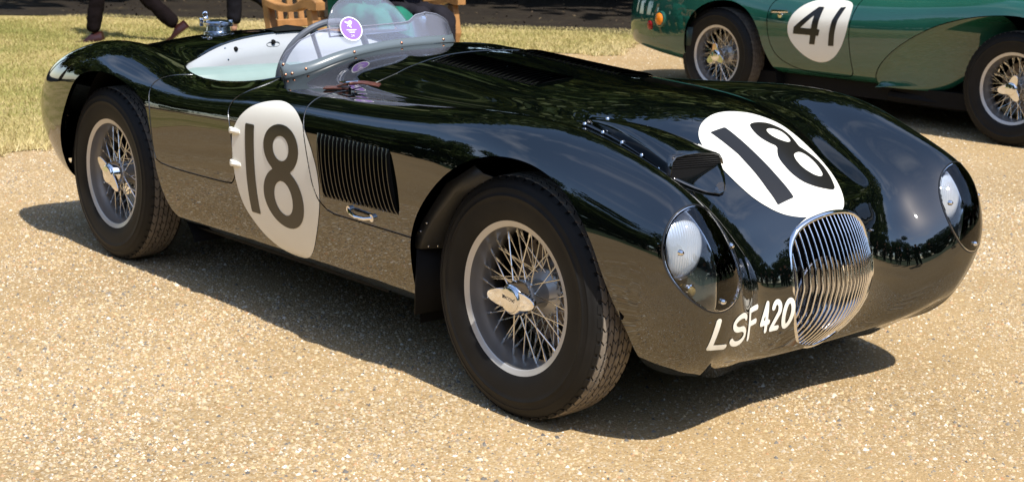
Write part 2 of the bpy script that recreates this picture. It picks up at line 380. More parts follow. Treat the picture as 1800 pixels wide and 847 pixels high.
def point_cloud_mat(name, stops, rough=.85, spec=.3, trans=0.):
    m = bpy.data.materials.new(name); m.use_nodes = True; n, l = nodes(m); b = n['Principled BSDF']
    at = n.new('ShaderNodeAttribute'); at.attribute_name = 'tone'; x = n.new('ShaderNodeValToRGB'); l.new(at.outputs['Fac'], x.inputs['Fac']); e = x.color_ramp.elements
    while len(e) < len(stops): e.new(.5)
    for i, (p, c) in enumerate(stops): e[i].position = p; e[i].color = (*c, 1)
    l.new(x.outputs['Color'], b.inputs['Base Color']); b.inputs['Roughness'].default_value = rough; b.inputs['Specular IOR Level'].default_value = spec
    return m
def bulk(name, V, F, tone, material, kind='stuff', smooth=False, parent=None):
    """numpy mesh: V (n,3), F (m,k) and one tone per vertex"""
    me = bpy.data.meshes.new(name); k = F.shape[1]
    me.vertices.add(len(V)); me.vertices.foreach_set('co', V.astype(np.float32).ravel())
    me.loops.add(F.size); me.loops.foreach_set('vertex_index', F.astype(np.int32).ravel())
    me.polygons.add(len(F)); me.polygons.foreach_set('loop_start', np.arange(0, F.size, k, dtype=np.int32)); me.polygons.foreach_set('loop_total', np.full(len(F), k, np.int32))
    me.update(calc_edges=True)
    a = me.attributes.new('tone', 'FLOAT', 'POINT'); a.data.foreach_set('value', tone.astype(np.float32))
    me.materials.append(material)
    if smooth: me.shade_smooth()
    o = bpy.data.objects.new(name, me); col.objects.link(o)
    if kind: o['kind'] = kind
    if parent: o.parent = parent
    return o
# loose pebbles over the gravel in view
def in_view(X, Y, m=.06):
    q = np.stack([X-CAM[0], Y-CAM[1], g(X, Y)-CAM[2]], -1); zc = q@f_; xc = (q@rr)/zc; yc = (q@dd)/zc
    return (zc > .5) & (np.abs(xc) < 900/2593+m) & (np.abs(yc) < 423.5/2593+m), zc
NP = 1500000
px = RNG.uniform(-9, 2.2, NP); py = RNG.uniform(-3.2, 8, NP)
ok, zc = in_view(px, py, .13)
ok &= RNG.random(NP) < np.clip((5.2/np.maximum(zc, 1))**1.6, 0, 1)*1.0
ok &= lawn_f(np.stack([px, py], -1)) < .03
clump = vnoise(px, py, 2.3, 11); ok &= RNG.random(NP) < .18+1.0*clump**1.3
px, py = px[ok], py[ok]
rad = np.clip(RNG.lognormal(math.log(.0043), .36, len(px)), .0024, .0105)
n6 = 6; ang = np.linspace(0, 2*np.pi, n6, endpoint=False)
rot0 = RNG.uniform(0, 6.28, len(px)); el = RNG.uniform(.62, 1, len(px))
jit = RNG.uniform(.78, 1.18, (len(px), n6))
ax = np.cos(ang)[None]*jit; ay = np.sin(ang)[None]*jit*el[:, None]
cx = ax*np.cos(rot0)[:, None]-ay*np.sin(rot0)[:, None]; cy = ax*np.sin(rot0)[:, None]+ay*np.cos(rot0)[:, None]
gz = g(px, py)
tiltx = RNG.normal(0, .3, len(px)); tilty = RNG.normal(0, .3, len(px))
hgt = rad*RNG.uniform(.45, .95, len(px))
ring = np.stack([px[:, None]+cx*rad[:, None], py[:, None]+cy*rad[:, None], np.repeat(gz[:, None]-.0008, n6, 1)], -1)
apex = np.stack([px+tiltx*rad*.5, py+tilty*rad*.5, gz+hgt], -1)[:, None]
V = np.concatenate([ring, apex], 1).reshape(-1, 3)
base_i = (np.arange(len(px))*(n6+1))[:, None, None]
j = np.arange(n6); F = np.broadcast_to(np.stack([j, (j+1) % n6, np.full(n6, n6)], -1)[None], (len(px), n6, 3))+base_i
MT['pebble'] = point_cloud_mat('pebbles', [(0, (.10, .092, .085)), (.08, (.21, .185, .15)), (.2, (.33, .225, .12)), (.36, (.44, .315, .17)), (.52, (.50, .375, .21)), (.66, (.39, .325, .235)), (.8, (.55, .445, .29)), (.89, (.38, .20, .09)), (.95, (.56, .49, .37)), (1, (.70, .65, .55))], .8)
pb = bulk('pebbles', V, F.reshape(-1, 3), np.repeat(RNG.random(len(px)), n6+1), MT['pebble'])

# grass blades of the lawn in view
NG = 330000
bx = RNG.uniform(-13, -4.8, NG); by = RNG.uniform(-1.5, 9.5, NG)
ok, zc = in_view(bx, by, .12); lf = lawn_f(np.stack([bx, by], -1)); wf_ = wood_f(np.stack([bx, by], -1))
ok &= (lf > -.06) & (wf_ < .25)
bx, by = bx[ok], by[ok]; edge = np.clip(1-lf[ok]/.25, 0, 1); dens = vnoise(bx, by, .9, 21)
hh = RNG.uniform(.012, .032, len(bx))*(.7+.8*dens)*(1+.8*edge*RNG.random(len(bx)))
an = RNG.uniform(0, 6.28, len(bx)); wd = RNG.uniform(.002, .0045, len(bx)); lean = RNG.normal(0, .6, (len(bx), 2))
z0 = g(bx, by)+.004
A = np.stack([bx-np.cos(an)*wd, by-np.sin(an)*wd, z0], -1); B = np.stack([bx+np.cos(an)*wd, by+np.sin(an)*wd, z0], -1); C = np.stack([bx+lean[:, 0]*hh, by+lean[:, 1]*hh, z0+hh], -1)
V = np.stack([A, B, C], 1).reshape(-1, 3); F = np.arange(len(V)).reshape(-1, 3)
tone = np.clip(.75*vnoise(bx, by, .75, 33)+.25*vnoise(bx, by, 3.1, 34)+RNG.normal(0, .12, len(bx)), 0, 1)
MT['grass'] = point_cloud_mat('grass_blades', [(0, (.18, .19, .045)), (.25, (.29, .27, .08)), (.45, (.42, .345, .14)), (.7, (.54, .43, .21)), (1, (.62, .51, .29))], .7)
gb = bulk('grass', V, F, np.repeat(tone, 3), MT['grass'])

# dead leaves lying under the trees
NL = 5200
bx = RNG.uniform(-18, -4, NL); by = RNG.uniform(2, 15, NL); ok = wood_f(np.stack([bx, by], -1)) > .05; bx, by = bx[ok], by[ok]
an = RNG.uniform(0, 6.28, len(bx)); s_ = RNG.uniform(.012, .03, len(bx)); zz = g(bx, by)+.018
ca, sa = np.cos(an), np.sin(an)
def lp(u, v, w): return np.stack([bx+(u*ca-v*sa)*s_, by+(u*sa+v*ca)*s_, zz+w*s_], -1)
tl = RNG.normal(0, .35, len(bx))
V = np.stack([lp(-1, 0, tl), lp(0, -.5, 0), lp(1, 0, -tl), lp(0, .5, .1)], 1).reshape(-1, 3)
MT['litter'] = point_cloud_mat('dead_leaves', [(0, (.018, .012, .008)), (.6, (.04, .027, .015)), (.93, (.08, .055, .03)), (1, (.22, .16, .09))], .8)
bulk('fallen_leaves', V, np.arange(len(V)).reshape(-1, 4), np.repeat(RNG.random(len(bx)), 4), MT['litter'])

# ------------------------------------------------------------------ trees round the lawn
MT['bark'] = mat('bark', (.055, .042, .03), .9, bump=.8, bscale=18, vary=.4, vscale=6)
def leaf_mat(name, a, b_, c):
    m = point_cloud_mat(name, [(0, a), (.5, b_), (1, c)], .55, .25); n, l = nodes(m); b = n['Principled BSDF']
    tr = n.new('ShaderNodeBsdfTranslucent'); mx = n.new('ShaderNodeMixShader'); mx.inputs[0].default_value = .25
    l.new(b.inputs['Base Color'].links[0].from_socket, tr.inputs[0]); o = n['Material Output']
    l.new(b.outputs[0], mx.inputs[1]); l.new(tr.outputs[0], mx.inputs[2]); l.new(mx.outputs[0], o.inputs[0]); return m
MT['leaf'] = leaf_mat('tree_leaves', (.030, .050, .010), (.065, .095, .022), (.12, .14, .04))
def make_tree(name, h, rad, n, seed, label, group, low=.22, leaf=.22):
    rg = np.random.default_rng(seed); t = empty(name, label=label, cat='tree', group=group)
    tk = M(); tk.tube([(0, 0, -.3), (.05, .02, h*.2), (-.08, .1, h*.45), (.1, 0, h*.8)], [.42, .32, .22, .06], 10)
    lobes = []
    for k in range(16):
        a = rg.uniform(0, 6.28); zz_ = rg.uniform(low, .92); rr_ = rad*math.sqrt(max(.05, 1-((zz_-.5)/.55)**2))*rg.uniform(.35, .8)
        c = np.array([rr_*math.cos(a), rr_*math.sin(a), zz_*h]); lobes.append((c, rg.uniform(.28, .48)*rad))
        if k < 9: tk.tube([(0, 0, h*rg.uniform(.18, .5)), tuple(c*.55+np.array([0, 0, h*.12])), tuple(c)], [.13, .08, .02], 6)
    tk.build('trunk', MT['bark'], t)
    P = []; T = []
    for c, r in lobes:
        m_ = n//16; d = rg.normal(size=(m_, 3)); d /= np.linalg.norm(d, axis=1, keepdims=True)
        q = c+d*r*rg.uniform(.45, 1.05, (m_, 1))*np.array([1, 1, .72]); P.append(q); T.append(np.clip(rg.normal(.45, .22)+rg.normal(0, .22, m_), 0, 1))
    P = np.concatenate(P); T = np.concatenate(T); a = rg.normal(size=(len(P), 3)); a /= np.linalg.norm(a, axis=1, keepdims=True)
    b_ = np.cross(a, rg.normal(size=(len(P), 3))); b_ /= np.linalg.norm(b_, axis=1, keepdims=True); s_ = (leaf*rg.uniform(.6, 1.4, len(P)))[:, None]
    V = np.stack([P-a*s_, P-b_*s_*.55, P+a*s_, P+b_*s_*.55], 1).reshape(-1, 3)
    bulk('crown', V, np.arange(len(V)).reshape(-1, 4), np.repeat(T, 4), MT['leaf'], None, parent=t); return t
def place_tree(src, x, y, s, rz, first=False):
    o = src if first else src.copy()
    if not first:
        col.objects.link(o)
        for ch in src.children: c = ch.copy(); col.objects.link(c); c.parent = o
    o.location = (x, y, float(g(np.clip(x, -60, 60), np.clip(y, -60, 60)))); o.scale = (s, s, s); o.rotation_euler = (0, 0, rz); return o
tA = make_tree('lawn_tree', 11, 5.0, 9000, 1, 'broad leafy tree standing in the shade beyond the lawn', 'leafy trees beyond the lawn')
shade = [(-18.0, 5.6, 1.5), (-15.6, 10.0, 1.5), (-11.8, 13.2, 1.5), (-7.0, 15.6, 1.45), (-1.6, 18.4, 1.4), (4.5, 22.0, 1.4), (-24, 2.0, 1.5), (-24, 9.5, 1.6), (-20.5, 15.5, 1.6), (-14, 19.5, 1.6), (-8, 23.0, 1.6), (0, 27, 1.5), (11, 27, 1.4), (-30, -6, 1.5), (-36, -16, 1.5)]
for i, (x, y, s_) in enumerate(shade): place_tree(tA, x, y, s_, i*1.3, i == 0)
tB = make_tree('park_tree', 12, 5.6, 9600, 2, 'dark leafy tree across the open park behind the photographer', 'park trees behind the photographer', .03, .25)
back = []
for k in range(26):
    a = R(-160+k*9.2); d = 25+5*math.sin(k*2.1)+(k % 3)*4; back.append((1.0+d*math.cos(a), -1.5+d*math.sin(a), (.62, .95, .78, 1.12, .70)[(k*3) % 5]))
for i, (x, y, s_) in enumerate(back): place_tree(tB, x, y, s_, i*.9, i == 0)
# unseen shrubs added to block bright sky between the trunks in reflections
tS = make_tree('sky_blocking_shrub', 3.4, 2.6, 2600, 5, 'unseen dark shrub added under the trees to block bright sky', 'unseen shrubs added to block the sky', .05, .16)
for i in range(24):
    t_ = i/23; x = -27+33*t_+1.0*math.sin(i*2.3); y = 6.5+20*t_**1.25+1.2*math.sin(i*1.7)+3.2
    place_tree(tS, x, y, .95+.25*math.sin(i*3.1), i*1.1, i == 0)
#@@SPLIT
# ------------------------------------------------------------------ wheels (axis y, outer face towards -y, centre at the origin)
WR = .345
def tyre_mesh(parent, name='tyre', tread=True, pitch=58):
    pr = [(.207, -.066), (.222, -.076), (.245, -.083), (.272, -.0865), (.286, -.0866), (.287, -.0878), (.290, -.0878), (.291, -.0862), (.300, -.0855), (.309, -.0835), (.3095, -.0847), (.312, -.0842), (.313, -.0825), (.322, -.079), (.3335, -.071), (.3375, -.062), (.3395, -.045), (.341, 0), (.3395, .045), (.3375, .062), (.3335, .071), (.300, .0855), (.255, .085), (.207, .066)]
    m = M(); m.lathe(pr, 96); o = m.build(name, MT['tyre'], parent, angle=60)
    if tread:
        # raised tread: five zigzag ribs cut into blocks, and shoulder lugs, standing 4 mm above the groove floor
        m = M(); m.lathe([(.3382, -.064), (.3405, -.045), (.3418, 0), (.3405, .045), (.3382, .064)], 96)
        rt = lambda y: .3455-.0030*(y/.06)**2
        def block(th0, th1, y0, y1, k0, k1, drop=.0):
            v = []
            for (th, sk) in ((th0, k0), (th1, k1)):
                pass
            ths = [th0+k0, th0+k1, th1+k1, th1+k0]; ys = [y0, y1, y1, y0]
            top = [((rt(y)-drop)*math.cos(t), y, (rt(y)-drop)*math.sin(t)) for t, y in zip(ths, ys)]
            bot = [(.336*math.cos(t), y, .336*math.sin(t)) for t, y in zip(ths, ys)]
            m.add(top+bot, [(0, 1, 2, 3), (4, 7, 6, 5), (0, 4, 5, 1), (1, 5, 6, 2), (2, 6, 7, 3), (3, 7, 4, 0)], 1)
        dth = 2*math.pi/pitch; edges = [-.0625, -.040, -.0205, 0.0, .0205, .040, .0625]
        for k in range(pitch):
            for j in range(6):
                t0 = k*dth+(dth*.5 if j % 2 else 0); y0, y1 = edges[j]+.0028, edges[j+1]-.0028; sk = dth*.30*(1 if j % 2 else -1)
                ym = (y0+y1)/2
                # two halves of a chevron with a thin sipe between blocks
                block(t0+dth*.09, t0+dth*.91, y0, ym, 0, sk, 0); block(t0+dth*.09, t0+dth*.91, ym, y1, sk, 0, 0)
            for sg in (-1, 1):
                t0 = k*dth; a, b = .064, .0725
                v = []
                for t in (t0+dth*.12, t0+dth*.80):
                    for (r, y) in ((.3425, a), (.3340, b), (.329, a)): v.append((r*math.cos(t), sg*y, r*math.sin(t)))
                m.add(v, [(0, 1, 4, 3), (1, 2, 5, 4), (0, 2, 1), (3, 4, 5)], 2)
        t = m.build('tread', [MT['groove'], MT['tread'], MT['tyre']], parent, smooth=False); t['kind'] = 'stuff'
    return o
def spoke_mesh(r0, y0, a0, r1, y1, a1, name):
    p0 = (r0*math.cos(a0), y0, r0*math.sin(a0)); p1 = (r1*math.cos(a1), y1, r1*math.sin(a1))
    P0, P1 = Vector(p0), Vector(p1); d = (P1-P0)
    m = M(); m.tube([P0, P0+d*.86, P0+d*.865, P1], [.0020, .0020, .0036, .0036], 6)
    return m
SPK = {}
def make_wheel(parent, loc, kind='jag', detail=True, rot=0.0, steer=0.0, side=-1, label=None):
    w = M()
    w.lathe([(.0, -.035), (.03, -.04), (.040, -.045), (.045, -.05), (.049, -.045), (.049, -.03), (.044, -.02), (.043, .02), (.060, .034), (.070, .040), (.070, .048), (.0, .05)], 40)
    hub = w.build('wheel', MT['alu'], parent, angle=40)
    hub.location = loc; hub.rotation_euler = (0, rot, steer + (math.pi if side > 0 else 0))
    if label: hub['label'] = label
    tyre_mesh(hub, tread=detail)
    m = M(); m.lathe([(.2005, -.0675), (.1985, -.052), (.1965, -.040), (.193, -.032), (.1885, -.018), (.1865, .0), (.1885, .018), (.199, .032), (.2055, .045), (.212, .066), (.2225, .072), (.2225, .066), (.206, .050), (.204, -.050), (.2225, -.060)], 96, mi=1)
    m.lathe([(.2225, -.060), (.2225, -.066), (.2245, -.0705), (.223, -.0735), (.217, -.0735), (.2145, -.0712), (.204, -.0708), (.2005, -.0675)], 96)
    m.build('rim', [MT['alu'], MT['shaded_barrel']], hub, angle=50)
    if detail:
        rows = [(.043, -.042, .190, -.024, 12, .56), (.061, .036, .188, .002, 12, .60), (.063, .043, .1885, .013, 12, .34)]
        for q, (r0, y0, r1, y1, n, cant) in enumerate(rows):
            for sg in (-1, 1):
                key = (q, sg)
                for k in range(n):
                    th = 2*math.pi*(k+.33*q+(.5 if sg > 0 else 0))/n
                    if key not in SPK:
                        o = spoke_mesh(r0, y0, sg*cant*.5, r1, y1, -sg*cant*.5, 'spoke').build('spoke', MT['spoke'], hub); SPK[key] = o.data
                    else:
                        o = bpy.data.objects.new('spoke', SPK[key]); col.objects.link(o); o.parent = hub
                    o.rotation_euler = (0, -th, 0)
        # knock-off spinner
        s = M(); s.lathe([(.047, -.046), (.050, -.050), (.050, -.056), (.046, -.062), (.045, -.080), (.041, -.086), (.0375, -.087), (.036, -.0915), (.030, -.0935), (.0, -.0945)], 48)
        ears = (184, 4) if kind == 'jag' else (90, 210, 330)
        for e in ears:
            c, sn = math.cos(R(e)), math.sin(R(e)); pts = []
            prof = [(.026, .028), (.060, .023), (.084, .016), (.096, .009), (.100, .0)] if kind == 'jag' else [(.026, .030), (.055, .026), (.075, .020), (.086, .011), (.089, .0)]
            ring = []
            for (a_, b_) in prof: ring.append((a_, b_))
            for (a_, b_) in prof[-2::-1]: ring.append((a_, -b_))
            n = len(ring)
            yf = lambda a_: -.086-.10*(a_-.028)**1*.28
            vf = [(c*a_-sn*b_, yf(a_), sn*a_+c*b_) for a_, b_ in ring]; vb = [(c*a_-sn*b_, yf(a_)+.013, sn*a_+c*b_) for a_, b_ in ring]
            s.add(vf+vb, [tuple(range(n))[::-1], tuple(range(n, 2*n))]+[(i, (i+1) % n, n+(i+1) % n, n+i) for i in range(n)])
        s.build('spinner', MT['chrome'], hub, bevel=.0025, angle=40)
        # brake disc and drum behind the spokes
        b = M(); b.lathe([(.03, .075), (.158, .072), (.160, .075), (.160, .084), (.03, .084)], 64)
        for k in range(24):
            th = 2*math.pi*k/24; rr_ = .128 if k % 2 else .145
            b.lathe([(.0, .0708), (.0058, .0708), (.006, .0735)], 10, c=(rr_*math.cos(th), 0, rr_*math.sin(th)), mi=1)
        b.lathe([(.0, .045), (.085, .047), (.098, .055), (.098, .075)], 48)
        b.build('brake_disc', [MT['brake'], MT['groove']], hub, angle=40)
    return hub
# ------------------------------------------------------------------ the black-green racing car
X_ = lambda x, pts: [(x, y, z) for y, z in pts]
SEC = [
 [(-3.03,.40,.205),(-3.12,.50,.225),(-3.19,.55,.25),(-3.22,.57,.265),(-3.235,.57,.275),(-3.24,.56,.28),(-3.245,.55,.28),(-3.245,.52,.28),(-3.24,.47,.275),(-3.23,.40,.27),(-3.225,.29,.265),(-3.22,.15,.26),(-3.22,0,.26)],
 [(-3.02,.41,.205),(-3.09,.535,.245),(-3.155,.59,.31),(-3.195,.615,.38),(-3.215,.615,.42),(-3.23,.605,.45),(-3.245,.585,.465),(-3.26,.55,.475),(-3.28,.50,.47),(-3.275,.42,.465),(-3.28,.30,.465),(-3.28,.15,.465),(-3.28,0,.465)],
 [(-3.0,.42,.205),(-3.06,.58,.255),(-3.11,.645,.35),(-3.14,.678,.44),(-3.155,.683,.51),(-3.165,.673,.57),(-3.175,.64,.605),(-3.19,.585,.625),(-3.2,.52,.62),(-3.2,.44,.612),(-3.205,.31,.62),(-3.21,.16,.628),(-3.21,0,.63)],
 [(-2.95,.44,.205),(-2.99,.622,.26),(-3.01,.695,.35),(-3.02,.73,.46),(-3.025,.736,.56),(-3.03,.725,.64),(-3.05,.685,.70),(-3.05,.61,.727),(-3.05,.53,.72),(-3.05,.45,.712),(-3.05,.32,.725),(-3.05,.16,.735),(-3.05,0,.74)],
 X_(-2.80,[(.46,.20),(.65,.24),(.735,.34),(.772,.47),(.779,.59),(.768,.70),(.725,.78),(.635,.818),(.56,.812),(.47,.80),(.33,.815),(.17,.83),(0,.835)]),
 X_(-2.45,[(.48,.19),(.68,.225),(.755,.33),(.79,.48),(.797,.62),(.787,.74),(.74,.825),(.65,.862),(.57,.856),(.485,.845),(.34,.864),(.18,.884),(0,.892)]),
 X_(-2.12,[(.48,.19),(.68,.225),(.745,.32),(.778,.47),(.783,.60),(.772,.705),(.735,.775),(.665,.808),(.58,.81),(.49,.815),(.35,.862),(.18,.893),(0,.903)]),
 X_(-1.75,[(.48,.19),(.665,.225),(.73,.30),(.764,.45),(.772,.60),(.766,.690),(.737,.740),(.692,.760),(.63,.773),(.53,.803),(.37,.862),(.18,.898),(0,.912)]),
 X_(-1.32,[(.48,.19),(.66,.225),(.725,.30),(.760,.45),(.769,.60),(.763,.700),(.735,.760),(.685,.789),(.61,.812),(.50,.850),(.38,.888),(.2,.913),(0,.92)]),
 X_(-.92,[(.48,.19),(.66,.225),(.725,.30),(.762,.45),(.772,.60),(.766,.715),(.732,.777),(.66,.806),(.57,.808),(.47,.820),(.36,.868),(.2,.904),(0,.914)]),
 X_(-.52,[(.48,.19),(.67,.225),(.735,.31),(.774,.46),(.784,.61),(.775,.725),(.732,.795),(.645,.823),(.55,.812),(.455,.802),(.36,.846),(.2,.877),(0,.888)]),
 X_(-.17,[(.48,.19),(.68,.23),(.75,.33),(.789,.48),(.797,.62),(.784,.738),(.735,.815),(.645,.842),(.55,.825),(.455,.798),(.345,.833),(.19,.862),(0,.872)]),
 X_(.10,[(.47,.19),(.66,.23),(.738,.34),(.780,.48),(.787,.61),(.771,.715),(.722,.792),(.63,.827),(.535,.805),(.44,.766),(.325,.783),(.18,.822),(0,.840)]),
 X_(.29,[(.46,.20),(.63,.24),(.70,.34),(.743,.46),(.751,.57),(.737,.663),(.692,.738),(.605,.778),(.515,.752),(.425,.695),(.305,.697),(.16,.738),(0,.760)]),
 [(.33,.44,.200),(.37,.595,.225),(.40,.665,.315),(.42,.705,.43),(.435,.715,.53),(.445,.706,.605),(.455,.662,.677),(.46,.588,.715),(.445,.505,.685),(.428,.415,.622),(.42,.305,.617),(.42,.15,.654),(.42,0,.675)],
 [(.355,.43,.195),(.41,.57,.210),(.465,.64,.295),(.505,.683,.405),(.525,.692,.50),(.538,.682,.578),(.546,.648,.632),(.550,.585,.652),(.545,.505,.618),(.506,.42,.560),(.474,.31,.545),(.484,.15,.578),(.495,0,.600)],
 [(.37,.42,.190),(.435,.54,.200),(.515,.605,.275),(.565,.645,.380),(.588,.655,.455),(.598,.648,.505),(.605,.622,.538),(.610,.585,.555),(.603,.505,.53),(.562,.42,.487),(.522,.30,.472),(.533,.15,.475),(.56,0,.48)],
 [(.38,.41,.186),(.445,.51,.194),(.525,.565,.245),(.578,.602,.325),(.602,.612,.380),(.612,.607,.412),(.620,.594,.432),(.624,.565,.438),(.616,.495,.42),(.578,.41,.385),(.540,.29,.36),(.545,.15,.345),(.560,0,.34)],
 [(.385,.40,.182),(.44,.475,.188),(.51,.52,.215),(.562,.548,.262),(.585,.553,.298),(.596,.552,.318),(.605,.543,.332),(.607,.52,.335),(.590,.47,.305),(.557,.38,.268),(.522,.26,.246),(.503,.13,.232),(.50,0,.228)],
 [(.380,.385,.176),(.42,.44,.179),(.462,.482,.190),(.502,.506,.212),(.527,.513,.232),(.541,.512,.246),(.553,.507,.256),(.557,.487,.258),(.547,.44,.248),(.521,.36,.222),(.492,.255,.202),(.478,.125,.193),(.475,0,.191)],
 [(.335,.345,.160),(.350,.362,.159),(.366,.374,.158),(.382,.382,.158),(.396,.386,.158),(.408,.387,.158),(.419,.383,.158),(.429,.372,.158),(.434,.345,.158),(.428,.290,.158),(.413,.22,.157),(.402,.11,.157),(.398,0,.157)],
]
SKIN = Skin(SEC)
full = SKIN.patch(0, SKIN.nu-1, 20*11+1, 0, 24, 24*9+1)
BVH = BVHTree.FromPolygons([tuple(v) for v in full.V], [tuple(int(i) for i in q) for q in full.F])
def hit_y(x, z, side=-1):                   # on the flank
    h = BVH.ray_cast(Vector((x, 2*side, z)), Vector((0, -side, 0))); return h[0], h[1]*(1 if h[1].y*side > 0 else -1)
def hit_z(x, y):                            # on the top
    h = BVH.ray_cast(Vector((x, y, 2)), Vector((0, 0, -1))); return h[0], h[1]*(1 if h[1].z > 0 else -1)
def hit_x(y, z):                            # on the nose
    h = BVH.ray_cast(Vector((2, y, z)), Vector((-1, 0, 0))); return h[0], h[1]*(1 if h[1].x > 0 else -1)
FA = chaikin([(-.45,-.2),(-.445,.22),(-.415,.41),(-.392,.47),(-.352,.54),(-.280,.620),(-.20,.685),(-.10,.733),(-.01,.750),(.094,.745),(.187,.712),(.26,.655),(.325,.565),(.362,.46),(.385,.37),(.40,.30),(.41,-.2)], 3)
RA = chaikin([(-2.87,-.2),(-2.86,.28),(-2.835,.35),(-2.80,.43),(-2.745,.525),(-2.68,.605),(-2.61,.690),(-2.54,.740),(-2.40,.762),(-2.28,.755),(-2.172,.729),(-2.085,.700),(-2.02,.665),(-1.995,.60),(-1.972,.515),(-1.972,.40),(-1.945,.29),(-1.88,.243),(-1.82,.18),(-1.82,-.2)], 3)
def wheel_f(V):
    q = V[:, [0, 2]]; d = np.minimum(sdf(FA, q), sdf(RA, q)); return np.where(np.abs(V[:, 1]) > .42, d, .1)
def cock_raw(V): return ((np.abs((V[:, 0]+1.745)/.462)**4+np.abs(V[:, 1]/.625)**4)**.25-1)*.4
def cock_f(V): return np.where(V[:, 2] > .68, cock_raw(V), .1)
GW_Z = [.196,.201,.215,.242,.28,.33,.39,.45,.505,.54,.565,.583,.59]; GW_Y = [.0,.035,.075,.105,.138,.165,.180,.181,.172,.152,.120,.066,.0]
GO = np.array([(y, z) for y, z in zip(GW_Y, GW_Z)]+[(-y, z) for y, z in list(zip(GW_Y, GW_Z))[-2:0:-1]]); GO = chaikin(GO, 2)
def grille_f(V): return np.where((V[:, 0] > .36) & (np.abs(V[:, 1]) < .3), sdf(GO, V[:, 1:3]), .1)
LC = (.583, .548, .107, .129)
def lamp_raw(V, k=1.0): return (np.hypot((np.abs(V[:, 1])-LC[0]-.06*(V[:, 2]-LC[1]))/(LC[2]*k), (V[:, 2]-LC[1])/(LC[3]*k))-1)*.12
def lamp_f(V): return np.where(V[:, 0] > .40, lamp_raw(V), .1)
# bonnet line: x as a function of the way round the section
def girth(V): return V[:, 2]+np.where(V[:, 2] > .55, .77-np.abs(V[:, 1]), 0.)
BX_Q = [.0,.451,.481,.541,.645,.743,.803,.858,.911,.989,1.098,1.167,1.243,1.369,1.519,1.70]; BX_X = [-.872,-.872,-.895,-.925,-.957,-.988,-1.0,-1.003,-1.004,-1.015,-1.013,-1.0,-.984,-.982,-.998,-1.005]
def bon_raw(V):
    q = girth(V); a = V[:, 0]-np.interp(q, BX_Q, BX_X)
    zl = np.where(V[:, 0] < -.30, .455, -1.0); b = V[:, 2]-zl; k = .07
    b = np.where(V[:, 0] < -.2, b, 1.0); h = np.clip(.5+.5*(b-a)/k, 0, 1)
    return b*(1-h)+a*h-k*h*(1-h)
GAP = .0024
DOOR = chaikin([(-1.955,.455),(-1.972,.50),(-1.979,.55),(-1.999,.667),(-2.020,.729),(-2.012,.79),(-1.975,.86),(-1.93,.95),(-1.90,1.2),(-1.39,1.2),(-1.392,1.0),(-1.396,.931),(-1.414,.837),(-1.447,.767),(-1.452,.719),(-1.432,.675),(-1.416,.607),(-1.402,.519),(-1.415,.468),(-1.455,.455)], 2)
def door_raw(V): return np.where((V[:, 1] < 0) & (V[:, 2] > .3), -sdf(DOOR, np.stack([V[:, 0], girth(V)], -1)), -1.)
car = empty('sports_car', (0, 0, 0), 0, 'near black open racing sports car with white 18 roundels and LSF 420 on its nose', 'car')
shell = full.clip(wheel_f).clip(cock_f).clip(grille_f).clip(lamp_f)
FL = dict(flange=.016)
bsh = shell.clip(lambda V: bon_raw(V)-GAP); bon = bsh.make('bonnet', MT['paint'], car, **FL)
tub = shell.clip(lambda V: -bon_raw(V)-GAP)
tub.clip(lambda V: -door_raw(V)-GAP).make('body', MT['paint'], car, **FL)
dsh = tub.clip(lambda V: door_raw(V)-GAP); door = dsh.make('door', MT['paint'], car, **FL)
def edge_bead(sh, fn, parent):              # grey metal bead added as the pale highlight along a shut line
    m = M(); f = fn(sh.V)
    for a, b in sh.cuts:
        if abs(f[a]) < 3e-4 and abs(f[b]) < 3e-4:
            n = sh.N[a]; t = sh.V[b]-sh.V[a]; s_ = np.cross(t, n); L = np.linalg.norm(s_)
            if L < 1e-7: continue
            s_ = s_/L*.0011; P0, P1 = sh.V[a], sh.V[b]; n0, n1 = sh.N[a]*.0016, sh.N[b]*.0016
            m.add([P0+s_, P1+s_, P1+n1+s_*.4, P0+n0+s_*.4, P0+n0-s_*.4, P1+n1-s_*.4, P0-s_, P1-s_], [(0, 1, 2, 3), (3, 2, 5, 4), (4, 5, 7, 6)])
    o = m.build('edge_highlight', MT['bead'], parent, smooth=False); o['kind'] = 'stuff'; return o
MT['bead'] = mat('highlight_bead', (.10, .105, .11), .22, .9)
edge_bead(bsh, lambda V: bon_raw(V)-GAP, bon); edge_bead(dsh, lambda V: door_raw(V)-GAP, door)
# inner wheel housings, undertray and belly pan added to block light, dark bulkhead behind gaps
def housing(outline, cx, cz, parent, y0, y1, name='wheel_housing'):
    o = np.array(outline)
    for sg in (-1, 1):
        m = M(); P = []
        for y in np.linspace(y0, y1, 5): P.append([(cx+(x-cx)*1.02, sg*y, cz+(z-cz)*1.02) for x, z in o])
        m.grid(P, flip=sg > 0)
        n = len(o); m.add([(cx+(x-cx)*1.02, sg*y1, cz+(z-cz)*1.02) for x, z in o], [tuple(range(n))])
        m.build(name, MT['inner'], parent, angle=50)
def openline(A):
    A = np.array(A); A = A[(A[:, 1] > .17) & ((A[:, 0] < .2) | (A[:, 1] > .36)) & ((A[:, 0] > -2.6) | (A[:, 1] > .29))]; k = np.argmax(np.hypot(*(np.roll(A, -1, 0)-A).T)); return np.roll(A, -k-1, 0)
housing(openline(FA), 0, .345, car, .70, .36); housing(openline(RA), -2.44, .345, car, .70, .40)
m = M(); m.box((-1.40, 0, .228), (2.8, .94, .03)); m.box((-1.25, .55, .235), (1.2, .24, .03)); m.box((-1.25, -.55, .235), (1.2, .24, .03)); m.box((-.1, 0, .50), (.06, .68, .5)); m.box((.235, 0, .192), (.39, .70, .012))
